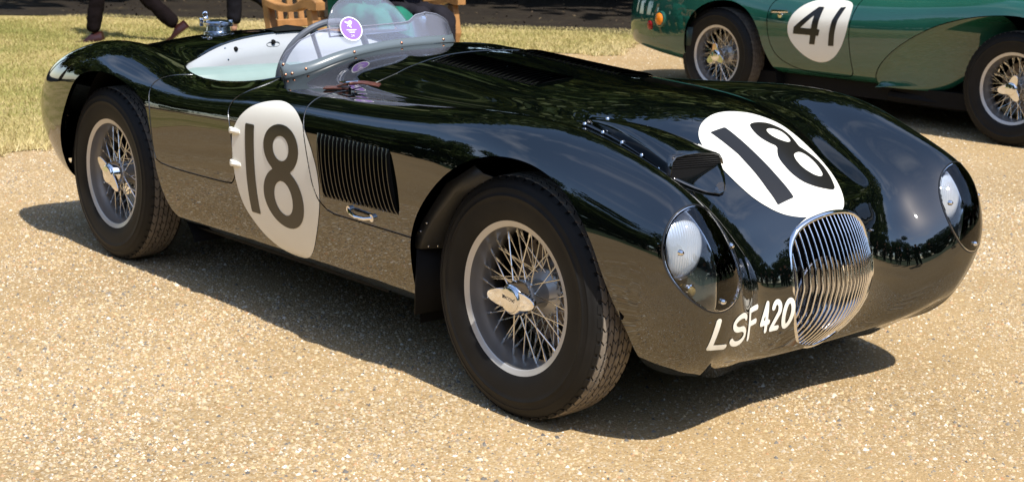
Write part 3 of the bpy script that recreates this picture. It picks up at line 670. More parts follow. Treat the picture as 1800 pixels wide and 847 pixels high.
m.box((-.80, 0, .52), (.02, 1.30, .50)); m.box((-2.30, 0, .5), (.02, .78, .55)); m.tube([(.0, -.60, .345), (.0, .60, .345)], .03); m.tube([(-2.44, -.60, .345), (-2.44, .60, .345)], .035)
m.tube([(.05, -.58, .25), (.0, -.25, .27)], .018); m.tube([(.05, .58, .25), (.0, .25, .27)], .018)
m.build('chassis', MT['inner'], car)
# splash guard plate behind the front wheel
m = M()
gp = [(-.438,.235),(-.432,.40),(-.385,.505),(-.30,.60),(-.19,.675),(-.10,.70),(-.08,.60),(-.20,.50),(-.30,.40),(-.345,.235)]
P = []
n = len(gp)
edge = [(-.424,.415),(-.418,.45),(-.375,.515),(-.275,.63),(-.15,.70)]; inner_ = [(-.37,.415),(-.355,.44),(-.31,.485),(-.20,.58),(-.08,.65)]
for (a, b), (c, d) in zip(edge, inner_): P.append([(a, -.745, b), (a*.6+c*.4, -.735, b*.6+d*.4), (c, -.66, d), (c+.03, -.50, d)])
m.grid(P, flip=True)
m.build('splash_guard', MT['guard'], car, solid=.003)
m = M(); m.grid([[(-.425, -.74, .21), (-.425, -.55, .21), (-.40, -.45, .21)], [(-.418, -.74, .42), (-.40, -.55, .42), (-.37, -.45, .42)]]); m.build('mud_flap', MT['inner'], car, solid=.006)
for (x, y, z) in [(-.385, -.715, .425), (-.372, -.69, .425), (-.362, -.66, .425), (-.352, -.62, .425), (-.40, -.735, .47), (-.37, -.735, .50)]:
    m = M(); m.lathe([(0, -.004), (.003, -.003), (.004, 0)], 10, c=(x+.004, y-.008, z)); m.build('rivet', MT['chrome'], car)
# wheels
make_wheel(car, (0, -.6475, .345), 'jag', True, R(2), R(-.3)); make_wheel(car, (-2.44, -.6475, .345), 'jag', True, R(38))
make_wheel(car, (0, .6475, .345), 'jag', False, 0, 0, 1); make_wheel(car, (-2.44, .6475, .345), 'jag', False, 0, 0, 1)
fw = [o for o in car.children if o.name.startswith('wheel') and not o.name.startswith('wheel_h')][0]
def lettering(name, body, size, material, parent, mw, extrude=.0004):
    tx = bpy.data.curves.new(name, 'FONT'); tx.body = body; tx.size = size; tx.align_x = 'CENTER'; tx.align_y = 'CENTER'; tx.extrude = extrude; tx.space_character = 1.1
    tmp = bpy.data.objects.new(name, tx); col.objects.link(tmp); dg = bpy.context.evaluated_depsgraph_get(); me = bpy.data.meshes.new_from_object(tmp.evaluated_get(dg))
    bpy.data.objects.remove(tmp); me.materials.clear(); me.materials.append(material); o = bpy.data.objects.new(name, me); col.objects.link(o); o.parent = parent; o.matrix_local = mw; return o
lettering('spinner_lettering', 'JAGUAR', .0135, MT['black'], fw, Matrix.Translation((0, -.0944, .004)) @ Matrix.Rotation(R(186), 4, 'Y') @ Matrix.Rotation(R(90), 4, 'X'))
# ---- white roundels and numerals
def side_patch(x0, x1, v0, v1, nu, nv):
    us = np.interp([x0, x1], [s_[5][0] for s_ in SEC], np.arange(len(SEC))); return SKIN.patch(us[0], us[1], nu, v0, v1, nv)
nogap = lambda V: np.abs(bon_raw(V))-GAP-.0006
sp = side_patch(-1.55, -.75, .9, 8.2, 150, 190)
Q = lambda V: np.stack([V[:, 0], girth(V)], -1)
SR = chaikin([(-1.415,0.627),(-1.404,0.656),(-1.377,0.700),(-1.336,0.742),(-1.295,0.770),(-1.245,0.793),(-1.180,0.811),(-1.131,0.809),(-1.081,0.793),(-1.034,0.768),(-0.992,0.731),(-0.960,0.693),(-0.933,0.657),(-0.913,0.623),(-0.897,0.589),(-0.886,0.549),(-0.884,0.510),(-0.892,0.463),(-0.913,0.412),(-0.951,0.347),(-0.986,0.301),(-1.019,0.274),(-1.057,0.258),(-1.112,0.255),(-1.160,0.258),(-1.204,0.267),(-1.254,0.287),(-1.299,0.314),(-1.337,0.348),(-1.375,0.389),(-1.393,0.435),(-1.406,0.489),(-1.416,0.547)], 2)
rd = sp.clip(lambda V: np.where(V[:, 2] < .80, -sdf(SR, Q(V)), -1), False).clip(nogap, False)
side_r = rd.make('roundel', MT['white'], car, offset=.0014)
def side18(V):
    q = Q(V); return np.maximum(boxf(q, -1.328, -1.272, .377, .686), eight(q, -1.106, .357, .708, .240))
sp.clip(lambda V: np.minimum(side18(V), np.where(V[:, 2] < .80, 1, -1)), False).clip(nogap, False).make('numeral', MT['black'], side_r, offset=.0026)
# roundel on top of the nose, outlines in plan
npz = SKIN.patch(10.8, 16.2, 230, 9.0, 15.0, 200)
NR = chaikin([(0.191,-0.206),(0.161,-0.167),(0.144,-0.124),(0.132,-0.074),(0.132,-0.024),(0.142,0.028),(0.156,0.077),(0.200,0.144),(0.246,0.156),(0.299,0.159),(0.352,0.152),(0.404,0.141),(0.443,0.128),(0.472,0.113),(0.490,0.091),(0.501,0.063),(0.509,0.006),(0.506,-0.041),(0.498,-0.082),(0.487,-0.118),(0.470,-0.160),(0.448,-0.195),(0.418,-0.222),(0.375,-0.232),(0.322,-0.233),(0.266,-0.231),(0.226,-0.224)], 2)
N1 = chaikin([(0.198,-0.163),(0.200,-0.103),(0.266,-0.100),(0.328,-0.099),(0.399,-0.099),(0.456,-0.096),(0.453,-0.161),(0.413,-0.162),(0.362,-0.156),(0.295,-0.152)], 0)
N8 = chaikin([(0.214,-0.012),(0.207,0.008),(0.205,0.043),(0.209,0.079),(0.224,0.104),(0.243,0.119),(0.269,0.117),(0.298,0.106),(0.312,0.101),(0.319,0.109),(0.343,0.124),(0.370,0.130),(0.407,0.121),(0.444,0.101),(0.453,0.092),(0.458,0.072),(0.454,0.025),(0.444,-0.007),(0.428,-0.031),(0.402,-0.044),(0.372,-0.044),(0.350,-0.039),(0.331,-0.024),(0.311,0.001),(0.294,-0.017),(0.268,-0.029),(0.239,-0.025)], 1); N8A = chaikin([(0.246,0.026),(0.237,0.042),(0.235,0.060),(0.238,0.082),(0.248,0.097),(0.266,0.099),(0.288,0.091),(0.297,0.068),(0.292,0.051),(0.282,0.034),(0.266,0.023)], 1); N8B = chaikin([(0.346,0.032),(0.338,0.052),(0.333,0.077),(0.345,0.095),(0.367,0.102),(0.394,0.096),(0.414,0.086),(0.422,0.063),(0.416,0.041),(0.404,0.027),(0.387,0.018),(0.364,0.020)], 1)
XY = lambda V: V[:, :2]
def top_roundel(V): return -sdf(NR, XY(V))
def top18(V):
    q = XY(V); return np.maximum(-sdf(N1, q), np.minimum(np.minimum(-sdf(N8, q), sdf(N8A, q)), sdf(N8B, q)))
nose_ok = lambda V: np.minimum(sdf(GO, V[:, 1:3])-.004, 1)
tr = npz.clip(top_roundel, False).clip(nose_ok, False).make('roundel', MT['white'], car, offset=.0014)
npz.clip(top18, False).make('numeral', MT['black'], tr, offset=.0026)
# registration painted on the nose
def letters(V):
    Qz = V[:, 1:3].copy(); Qz[:, 1] += .055*(Qz[:, 0]+.58); h = .091; z0 = .311; hw = .0075; d = np.full(len(V), -1.)
    def put(polys, x, w):
        return stroke([np.c_[x+np.asarray(p)[:, 0]*w, z0+hw+np.asarray(p)[:, 1]*(h-2*hw)] for p in polys], hw, Qz)
    S = np.concatenate([arc(.5, .76, .46, .24, 20, 270, 20), arc(.5, .26, .48, .26, 90, -160, 20)])
    L = [('L', [[(0, 1), (0, 0), (.9, 0)]], -.575, .050), ('S', [S], -.512, .080), ('F', [[(0, 0), (0, 1), (.95, 1)], [(0, .52), (.8, .52)]], -.404, .056),
         ('4', [[(.72, 0), (.72, 1), (0, .30), (1, .30)]], -.318, .040), ('2', [np.concatenate([arc(.48, .72, .44, .28, 165, -30, 18), [(0, 0), (.95, 0)]])], -.261, .033), ('0', [arc(.5, .5, .5, .5, 0, 360, 36)], -.211, .034)]
    for _, p, x, w in L: d = np.maximum(d, put(p, x, w))
    return np.where(V[:, 0] > .3, d, -1)
lpch = SKIN.patch(15.0, 19.6, 300, 1.5, 11.2, 360)
lpch.clip(letters, False).make('registration', MT['letter'], car, offset=.0015)
#@@SPLIT
MT['bucket'] = mat('bucket_green', (.035, .044, .040), .3)
MT['wheelgrip'] = mat('wheel_rim_grey', (.10, .11, .13), .35)
# ---- grille
def xg(y, z):
    xc = np.interp(z, [.17, .195, .25, .29, .33, .40, .45, .50, .54, .585, .61], [.440, .462, .520, .552, .573, .588, .580, .560, .540, .512, .49]); return xc-1.9*y*y+.012
m = M(); oc = np.array(GO); oc = np.concatenate([oc, oc[:1]])
pts = [(float(xg(y, z))+.004, y*1.0, .40+(z-.40)*1.0) for y, z in oc]
seg_ = np.array(pts); nfr = len(seg_)-1; prof = [(-.034, .004), (-.010, .0085), (-.001, .0075), (.003, .002), (.001, -.003), (-.006, -.006), (-.030, -.005)]
P = []
for i in range(nfr+1):
    a = seg_[i % nfr]; t = seg_[(i+1) % nfr]-seg_[(i-1) % nfr]; t /= np.linalg.norm(t); out = np.array([0, t[2], -t[1]]); out /= np.linalg.norm(out)
    P.append([a+np.array([d0, 0, 0])+out*d1 for d0, d1 in prof])
m.grid(P); frame = m.build('grille', MT['chrome'], car, angle=60)
ys = np.linspace(-.169, .169, 21)
for y in ys:
    top = np.interp(abs(y), GW_Y[:6:-1], GW_Z[:6:-1]); bot = np.interp(abs(y), GW_Y[:8], GW_Z[:8])
    zz = np.linspace(bot-.004, top+.004, 22); m = M(); P = []
    for z in zz:
        x = float(xg(y, z)); P.append([(x-.008, y-.0008, z), (x-.001, y-.0019, z), (x+.0018, y-.0015, z), (x+.0028, y, z), (x+.0018, y+.0015, z), (x-.001, y+.0019, z), (x-.008, y+.0008, z)])
    m.grid(P); m.build('grille_bar', MT['chrome'], frame, angle=70)
m = M(); m.grid([[(.40, y, z) for z in np.linspace(.19, .60, 4)] for y in np.linspace(-.18, .18, 4)]); m.box((.36, 0, .39), (.02, .36, .40)); m.build('radiator', MT['inner'], car)
m = M(); m.lathe([(0, .0), (.045, .010), (.08, .026), (.104, .044), (.109, .048), (.113, .043), (.111, .025)], 48, axis='x', c=(.455, 0, .352)); m.build('grille_dish', mat('dish_metal', (.34, .34, .36), .14, 1), car, angle=60)  # polished dish added behind the bars to brighten the lower grille
# ---- headlamps
MT['reflector'] = mat('lamp_reflector', (.86, .88, .92), .08, 1)
def lens_mat():
    mm = mat('lamp_lens', (.70, .74, .80), .2, ior=1.6); n, l = nodes(mm); b = n['Principled BSDF']
    tc = n.new('ShaderNodeTexCoord'); wv = n.new('ShaderNodeTexWave'); wv.bands_direction = 'Y'; wv.inputs['Scale'].default_value = 40; wv.inputs['Distortion'].default_value = .6
    bp = n.new('ShaderNodeBump'); bp.inputs['Strength'].default_value = .04; bp.inputs['Distance'].default_value = .002
    l.new(tc.outputs['Object'], wv.inputs['Vector']); l.new(wv.outputs['Fac'], bp.inputs['Height']); l.new(bp.outputs[0], b.inputs['Normal'])
    b.inputs['Metallic'].default_value = .5; return mm
MT['lens'] = lens_mat()
lamp_patch = {-1: SKIN.patch(13.3, 18.2, 120, 3.2, 9.2, 120), 1: SKIN.patch(13.3, 18.2, 120, 14.8, 20.8, 120)}
for sg in (-1, 1):
    # bucket: from the cover's edge back to a small rear wall
    th = np.linspace(0, 2*np.pi, 49); P = []
    edge = []
    for t in th:
        z = LC[1]+LC[3]*1.01*math.sin(t); y = LC[0]+LC[2]*1.01*math.cos(t)+.06*(z-LC[1]); h, nn = hit_x(sg*y, z); edge.append(np.array(h)-np.array([.004, 0, 0]))
    edge = np.array(edge); back = np.stack([np.full(49, .40), sg*(LC[0]-.005+.098*np.cos(th)), LC[1]+.005+.108*np.sin(th)], -1)
    m = M(); m.grid([edge, edge*.6+back*.4, back], flip=sg < 0); m.grid([back, back*.5+np.array([.385, sg*LC[0], LC[1]])*.5, np.tile([.385, sg*LC[0], LC[1]], (49, 1))], flip=sg < 0)
    bucket = m.build('headlamp', MT['bucket'], car, angle=50)
    cv = lamp_patch[sg].clip(lambda V: -lamp_raw(V, .985), False); cv.make('lamp_cover', MT['cover'], bucket, offset=.001, thick=.002)
    # dark rubber seal with a fine bright edge round the cover
    m = M(); m.tube([tuple(e+np.array([.0035, 0, 0])) for e in edge], .0026, 6, cap=False); m.build('cover_seal', MT['blackm'], bucket)
    m = M(); m.tube([tuple(e*.97+np.array([.60, sg*LC[0], LC[1]])*.03*np.array([0, 1, 1])+np.array([e[0]*.03+.0042, 0, 0])) for e in edge], .0019, 6, cap=False); m.build('cover_rim', MT['chrome'], bucket)
    lc = Vector((.490, sg*.595, .566))
    m = M(); P = []
    for a_ in np.linspace(-1, 1, 73):
        row = []
        for b_ in np.linspace(-1, 1, 15):
            yy_ = .082*a_; zz_ = b_*.082*math.sqrt(max(0, 1-a_*a_)); q_ = 1-(yy_**2+zz_**2)/.082**2
            row.append((-.004+.034*math.sqrt(max(q_, 0))*.9+.0009*math.cos(yy_*2*math.pi/.0085)*min(1, q_*6), yy_, zz_))
        P.append(row)
    m.grid(P); m.lathe([(.080, -.006), (.084, .003), (.087, .001), (.089, -.010), (.085, -.05), (.05, -.09)], 48, axis='x', mi=1)
    ln = m.build('lamp_lens', [MT['lens'], MT['chrome']], bucket, angle=50); ln.location = lc; ln.rotation_euler = (0, R(-6), 0)
    m = M(); m.lathe([(0, .012), (.010, .009), (.014, 0), (.014, -.03)], 20, axis='x'); am = m.build('side_lamp', MT['dull_amber'], bucket); am.location = (.515, sg*(.592-.02), .450)
    m = M(); m.lathe([(.015, .004), (.019, .002), (.019, -.02)], 20, axis='x'); mm_ = m.build('side_lamp_ring', MT['chrome'], bucket); mm_.location = (.515, sg*(.592-.02), .450)
    for (y, z) in ((.668, .573), (.497, .571), (.573, .446)):
        h, nn = hit_x(sg*y, z); m = M(); m.lathe([(0, .007), (.004, .006), (.007, .002), (.008, -.006)], 14, axis='x'); b_ = m.build('cover_screw', MT['chrome'], bucket); b_.location = Vector(h)+Vector((.003, 0, 0))
# ---- side louvres in the bonnet flank

for k in range(18):
    t = (k+.5)/18; xt = -.898+t*.400; xb = -.865+t*.420; zt = .702; zb = .502+.012*t; P = []
    for i in range(13):
        s_ = i/12; x = xt+(xb-xt)*s_; z = zt+(zb-zt)*s_; pr = math.sin(math.pi*min(max(s_, .0), 1))**.45; row = []
        for j in range(6):
            a = j/5; dx = -.0102+.0168*a; h, n = hit_y(x+dx, z); row.append(h+n*(.0140*pr*math.sin(math.pi*.5*min(1, a*1.25))+.0006))
        P.append(row)
    m = M(); m.grid(P); m.build('louvre', MT['louvre'], bon, angle=60)
    h1, n1 = hit_y(xt, zt)
m = M(); P = []
for i in range(12):
    z = .515+.18*i/11; P.append([hit_y(x, z)[0]+hit_y(x, z)[1]*.0009 for x in np.linspace(-.860-.03*((z-.512)/.188), -.448-.05*((z-.512)/.188), 26)])
m.grid(P, flip=True); m.build('louvre_dark_sheet', MT['inner'], bon)  # dark sheet on the uncut skin, standing in for shade inside the louvres
# ---- two banks of louvres on top of the bonnet
for sg in (-1, 1):
    P = []
    for k in range(20):
        x = -.962+k*.0262+.008; y0, y1 = (.095, .268); rows = []
        for j in range(12):
            s_ = j/11; y = y0+(y1-y0)*s_; pr = math.sin(math.pi*s_)**.4 if 0 < s_ < 1 else 0; row = []
            for i, (dx, hh_) in enumerate(((-.006, 0), (.000, .0035), (.007, .0075), (.014, .0105), (.019, .0115))):
                h, n = hit_z(x+dx, sg*y); row.append(h+n*(hh_*pr+.0005))
            rows.append(row)
        m = M(); m.grid(rows, flip=sg > 0); m.build('louvre', MT['louvre'], bon, angle=50)
    m = M(); m.grid([[hit_z(x, sg*y)[0]+Vector((0, 0, .0006)) for x in np.linspace(-.955, -.442, 24)] for y in np.linspace(.10, .262, 8)], flip=sg > 0); m.build('louvre_dark_sheet', MT['inner'], bon)  # dark sheet again in place of the shade under these louvres
# ---- bonnet handle, door hinges, strap
def surf_side(x, z, off=0.): h, n = hit_y(x, z); return h+n*off
m = M(); m.tube([surf_side(-.715, .490, .004), surf_side(-.69, .484, .018), surf_side(-.65, .479, .023), surf_side(-.61, .479, .018), surf_side(-.585, .482, .004)], [.0055, .006, .0065, .006, .0055], 10)
for x in (-.712, -.588): m.tube([surf_side(x, .488 if x < -.65 else .482, 0), surf_side(x, .488 if x < -.65 else .482, .008)], .012, 12)
m.build('bonnet_handle', MT['chrome'], car)
for z in (.647, .535):
    m = M(); x0 = -1.402; n_ = 10; P = []
    for i in range(9):
        s_ = i/8; x = x0-.028+s_*.068; w = .0135*(1-.55*s_)*(1 if s_ > .02 else .8); ht = .016*math.sin(math.pi*(.12+.80*s_))
        h, n = hit_y(x, z); P.append([h+n*0-Vector((0, 0, w)), h+n*ht*.75-Vector((0, 0, w*.8)), h+n*ht, h+n*ht*.75+Vector((0, 0, w*.8)), h+Vector((0, 0, w))])
    m.grid(P); m.add(P[0], [(0, 1, 2, 3, 4)]); m.add(P[-1], [(4, 3, 2, 1, 0)]); m.build('hinge', MT['white'], car, angle=40)
def surf_top(x, y, off=0.): h, n = hit_z(x, y); return h+n*off
def strap(pts, w, th, name, mat_, parent):
    P = []
    for i, p in enumerate(pts):
        a = Vector(pts[min(i+1, len(pts)-1)])-Vector(pts[max(i-1, 0)]); h, n = hit_z(p[0], p[1]); sd_ = a.normalized().cross(n).normalized()*w/2; c = Vector(p)
        P.append([c-sd_, c-sd_+n*th, c+sd_+n*th, c+sd_, c-sd_])
    m = M(); m.grid(P); m.add(P[0][:4], [(0, 1, 2, 3)]); m.add(P[-1][:4], [(3, 2, 1, 0)]); return m.build(name, mat_, parent, bevel=.001)
sy = lambda t: (-1.085+t*.15, -.612+t*.115)
st = strap([surf_top(*sy(t), .003) for t in np.linspace(0, .45, 7)], .034, .005, 'leather_strap', MT['leather'], car)
strap([surf_top(*sy(t), .010+.012*math.sin(math.pi*(t-.25)/.75*.9)) for t in np.linspace(.25, 1, 10)], .030, .005, 'strap_end', MT['leather'], st)
m = M(); c = surf_top(*sy(.48), .022); m.box(c, (.034, .034, .012)); m.build('strap_keeper', MT['leather'], st, bevel=.004)
m = M(); c = surf_top(*sy(.44), .024); w_, l_ = .022, .017
m.tube([c+Vector((-l_, -w_, 0)), c+Vector((l_, -w_, .003)), c+Vector((l_, w_, .003)), c+Vector((-l_, w_, 0)), c+Vector((-l_, -w_, 0))], .0032, 8); m.tube([c+Vector((0, -w_, .002)), c+Vector((0, w_, .002))], .0025, 8); m.build('buckle', MT['chrome'], st)
# ---- air scoop on the near side of the bonnet
xs = np.linspace(-.06, .30, 16); P = []
for i, x in enumerate(xs):
    s_ = i/15; w = .014+.092*s_**.9; yc = -.385+.061*s_; htop = .004+.060*s_**.8; zb = hit_z(x, yc)[0].z
    prof = [(-1, -.02), (-1.0, .35), (-.95, .75), (-.82, .95), (-.5, 1.03), (0, 1.06), (.5, 1.03), (.82, .95), (.95, .75), (1.0, .35), (1, -.02)]
    ref = zb+htop*1.0; row = []
    for a, h in prof:
        y = yc+a*w; zs = hit_z(x, y)[0].z; z = ref*h+zb*(1-h)-.004*a
        row.append((x, y, max(z, zs-.01) if abs(a) < 1 else zs-.012 if h < 0 else max(z, zs+.003)))
    P.append(row)
m = M(); m.grid(P, flip=True); scoop = m.build('air_scoop', MT['paint'], car, angle=50, solid=.004)
a = P[-1]; m = M(); n = len(a)
rim_ = [Vector(p)+Vector((-.006, 0, 0)) for p in a]
m.add(rim_, [tuple(range(n))]); m.build('scoop_mesh', MT['inner'], scoop)
for k in range(7):
    z = a[0][2]+.02+k*.0075; zz0 = max(a[1][2], a[0][2])
    m = M(); m.tube([Vector((.297, -.425, .725+k*.006)), Vector((.297, -.225, .716+k*.006))], .0007, 5); m.build('mesh_wire', MT['blackm'], scoop)
# base flange with rivets and the plate and clear deflector before the mouth
m = M(); P = []
for i, x in enumerate(np.linspace(-.075, .372, 24)):
    s_ = i/23; yc = -.388+.068*min(1, s_/.8)+.018*max(0, s_-.8)/.2; w = .022+.084*min(1, s_/.78)**.9-.055*max(0, (s_-.78)/.22)
    if s_ > .8: w *= math.sqrt(max(.02, 1-((s_-.8)/.2)**2))
    off = .0035
    P.append([hit_z(x, yc+w*t)[0]+hit_z(x, yc+w*t)[1]*off for t in np.linspace(-1, 1, 9)])
m.grid(P, flip=False); m.build('scoop_plate', MT['paint'], scoop, solid=.003)
for x, sd_ in [(-.06, -1), (.02, -1), (.10, -1), (.18, -1), (.25, -1), (-.03, 1), (.08, 1)]:
    s_ = (x+.075)/.48; yc = -.388+.068*min(1, s_/.8); w = (.020+.090*min(1, s_/.78)**.9); h, n = hit_z(x, yc+w*sd_*.96); mm_ = M(); mm_.lathe([(0, .005), (.004, .004), (.0065, .001), (.007, -.004)], 12, axis='z'); o = mm_.build('rivet', MT['chrome'], scoop); o.location = h+n*.006
th = np.linspace(0, math.pi, 20); h0, n0 = hit_z(.352, -.325); P = []
for r_s in (0.0, .5, 1.0): P.append([h0+Vector((.03+.004*r_s, .026*r_s*math.cos(t), .004+.028*r_s*math.sin(t))) for t in th])
m = M(); m.grid(P); m.build('deflector', MT['cover'], scoop)
# ---- cockpit
m = M(); P = []
for i in range(41):
    y = -.618+1.236*i/40; row = []; xr_ = -1.745-.462*max(0, 1-abs(y/.625)**4)**.25
    for j in range(8):
        s_ = j/7; x = xr_+.005+.09*s_*(1 if abs(y) < .5 else .6); zt = hit_z(xr_, y)[0].z-.007; row.append((x, y, zt*(1-s_)+.34*s_))
    P.append(row)
m.grid(P, flip=False); bulk_ = m.build('cockpit_lining', MT['liner'], car, angle=60, solid=.003)
for sg in (-1, 1):
    m = M(); P = []
    for i in range(12):
        x = -2.08+i*.075; zt = hit_z(x, sg*.672)[0].z-.03; P.append([(x, sg*.672, zt), (x, sg*.685, .6), (x, sg*.67, .3)])
    m.grid(P, flip=sg > 0); m.build('side_panel', MT['trim'], car, solid=.003)
m = M(); m.box((-1.7, 0, .27), (1.1, 1.3, .02)); m.box((-1.27, 0, .62), (.02, 1.2, .36)); m.build('cockpit_floor', MT['inner'], car)
for (y, w) in ((-.31, .56), (.31, .56)):
    m = M(); P = []
    for i in range(9):
        a = i/8; yy = y-w/2+w*a; c_ = math.sin(math.pi*a)**.35 if 0 < a < 1 else 0
        P.append([(-2.08+.0*c_, yy, .44), (-2.065+.05*c_, yy, .52), (-2.06+.05*c_, yy, .73), (-2.085+.03*c_, yy, .777), (-2.13, yy, .783)])
    m.grid(P, flip=True); m.box((-1.86, y, .40), (.5, w*.95, .12)); m.build('seat', MT['trim'], car, angle=40, bevel=.02)
for y in (-.29, -.115):                     # belt slots with black grommets in the lining
    zt = hit_z(-2.215, y)[0].z-.045; m = M(); th = np.linspace(0, 2*np.pi, 25)
    m.tube([(-2.192, y+.030*math.copysign(abs(math.cos(t))**.6, math.cos(t)), zt+.010*math.sin(t)) for t in th], .0016, 6, cap=False); o = m.build('belt_slot', MT['liner'], bulk_)
    m = M(); m.lathe([(0, .012), (.008, .009), (.0105, 0)], 14, axis='x', c=(-2.193, y, zt+.008)); m.build('grommet', MT['inner'], bulk_)
for (y, z) in ((-.33, .73), (-.33, .80), (-.34, .845)):
    m = M(); m.lathe([(0, .004), (.004, .003), (.006, 0)], 12, axis='x', c=(-2.196+.09*(1-(z-.34)/.54), y, z)); m.build('rivet', MT['chrome'], bulk_)
m = M(); P = []                             # rolled dark rim of the opening
th = np.linspace(0, 2*np.pi, 121); rim = []
for t in th:
    c_, s_ = math.cos(t), math.sin(t); x = -1.745+.462*math.copysign(abs(c_)**.5, c_); y = .625*math.copysign(abs(s_)**.5, s_); rim.append(hit_z(x, y)[0]+Vector((0, 0, -.004)))
m.tube(rim, .0065, 8, cap=False); m.build('cockpit_rim', MT['paint'], car)
m = M(); c = Vector((-1.60, -.27, .815)); tq = Matrix.Rotation(R(-68), 3, 'Y'); th = np.linspace(0, 2*np.pi, 49)
m.tube([c+tq @ Vector((.19*math.cos(t), .19*math.sin(t), 0)) for t in th], .0125, 10, cap=False)
for a in (90, 210, 330): m.tube([c, c+tq @ Vector((.185*math.cos(R(a)), .185*math.sin(R(a)), 0))], .008, 6)
m.tube([c, c+Vector((.36, 0, -.12))], .018); m.build('steering_wheel', MT['wheelgrip'], car)
# filler cap on the rear deck
zc_ = hit_z(-2.60, -.13)[0].z; m = M(); m.lathe([(.075, -.03), (.072, .004), (.060, .008), (.057, .030), (.066, .033), (.074, .038), (.0745, .047), (.066, .054), (.04, .059), (0, .061)], 40, axis='z'); fc = m.build('filler_cap', MT['capmetal'], car, angle=40); fc.location = (-2.60, -.13, zc_); fc.scale = (.86, .86, .9)
for c_, d_s in (((-.055, -.045, .066), (.05, .022, .008)), ((-.074, -.052, .045), (.010, .022, .04)), ((.04, .045, .045), (.02, .02, .03)), ((.062, -.02, .042), (.014, .02, .03))): m = M(); m.box(c_, d_s); m.build('catch', MT['chrome'], fc, bevel=.003)
m = M(); th = np.linspace(0, 2*np.pi, 21); m.tube([(-.035, -.05+.013*math.cos(t), .082+.013*math.sin(t)) for t in th], .0045, 8, cap=False); m.build('pull_ring', MT['chrome'], fc)
m = M(); P = []
for y in np.linspace(-.10, .10, 9): P.append([hit_z(x, y)[0]+Vector((0, 0, .003+.018*math.sin(math.pi*(x+2.33)/.14)*(1-abs(y)/.13))) for x in np.linspace(-2.33, -2.19, 6)])
m.grid(P, flip=True); m.build('headrest_pad', MT['blackm'], car, angle=60)
# ---- windscreen
BASE = [(-1.378,-.590),(-1.340,-.565),(-1.305,-.50),(-1.285,-.40),(-1.28,-.30),(-1.28,-.20),(-1.28,-.10),(-1.285,0),(-1.30,.075),(-1.335,.135),(-1.385,.17)]
bp_ = chaikin(BASE, 3, False); L_ = np.concatenate([[0], np.cumsum(np.hypot(*np.diff(bp_, axis=0).T))]); tt = np.linspace(0, L_[-1], 70); bp_ = np.c_[np.interp(tt, L_, bp_[:, 0]), np.interp(tt, L_, bp_[:, 1])]
bz = np.array([hit_z(x, y)[0].z for x, y in bp_])
ntan = np.gradient(bp_, axis=0); nrm = np.c_[-ntan[:, 1], ntan[:, 0]]; nrm /= np.linalg.norm(nrm, axis=1, keepdims=True); nrm *= -np.sign((nrm[:, :1]+1e-9))*np.where(np.abs(nrm[:, :1]) > .0, 1, 1)
lean_dir = np.c_[np.full(70, -1.), np.zeros(70)]
yy = bp_[:, 1]+0; 
top_z = np.interp(yy, [-.592, -.585, -.572, -.53, -.46, -.42, -.36, -.30, -.20, -.115, -.095, -.06, .0, .06, .11, .14, .17], [.835, .875, .905, .945, .978, .985, .986, .990, .994, .998, 1.002, 1.022, 1.031, 1.022, 1.004, .985, .95])
def screen(z0, z1, n=10, xlean=.42, push=0.0):
    P = []
    for i in range(70):
        row = []
        for j in range(n):
            z = z0[i]+(z1[i]-z0[i])*j/(n-1); h = z-bz[i]; row.append((bp_[i, 0]-xlean*h-push, bp_[i, 1]+.10*h*(-1 if bp_[i, 1] > 0 else .3), z))
        P.append(row)
    return P
P = screen(bz-.004, top_z); m = M(); m.grid(P); ws = m.build('windscreen', MT['perspex'], car, solid=.004, angle=30)
fh = np.interp(tt/tt[-1], [0, .04, .12, .4, .7, .93, 1], [.062, .040, .032, .026, .026, .026, .030]); m = M(); m.grid([[tuple(Vector(p)+Vector((.006, -.001, 0))) for p in r] for r in screen(bz-.006, bz+fh, 3)]); m.build('screen_frame', MT['perspex_frame'], ws, solid=.003, angle=30)
# driver's deflector screwed on above
sel = [i for i in range(70) if -.43 < bp_[i, 1] < -.09]
tz2 = np.interp(yy, [-.43, -.425, -.41, -.39, -.36, -.31, -.26, -.21, -.16, -.125, -.10, -.09], [.985, 1.0, 1.035, 1.06, 1.083, 1.105, 1.11, 1.10, 1.075, 1.04, 1.005, .985]); lo2 = top_z-.03
m = M(); m.grid([screen(lo2, tz2, 10, push=.008)[i] for i in sel]); m.build('wind_deflector', MT['perspex'], ws, solid=.004, angle=80)
m = M(); m.tube([Vector(P[i][-1]) for i in range(70)], .0022, 6); m.build('screen_edge', glass('edge', (.75, .8, .85), 1.8, .25), ws)
for fy, fz in ((-.586, .012), (-.586, .046), (-.572, .012), (-.535, .014), (-.36, .012), (-.155, .012), (.045, .012)):
    i = int(np.argmin(np.abs(yy-fy))); p_ = Vector((bp_[i, 0]-.42*fz+.010, bp_[i, 1], bz[i]+fz)); mm_ = M(); mm_.lathe([(0, .003), (.003, .002), (.0048, 0), (.005, -.004)], 12, axis='x'); o = mm_.build('screen_screw', MT['copper'], ws); o.location = p_
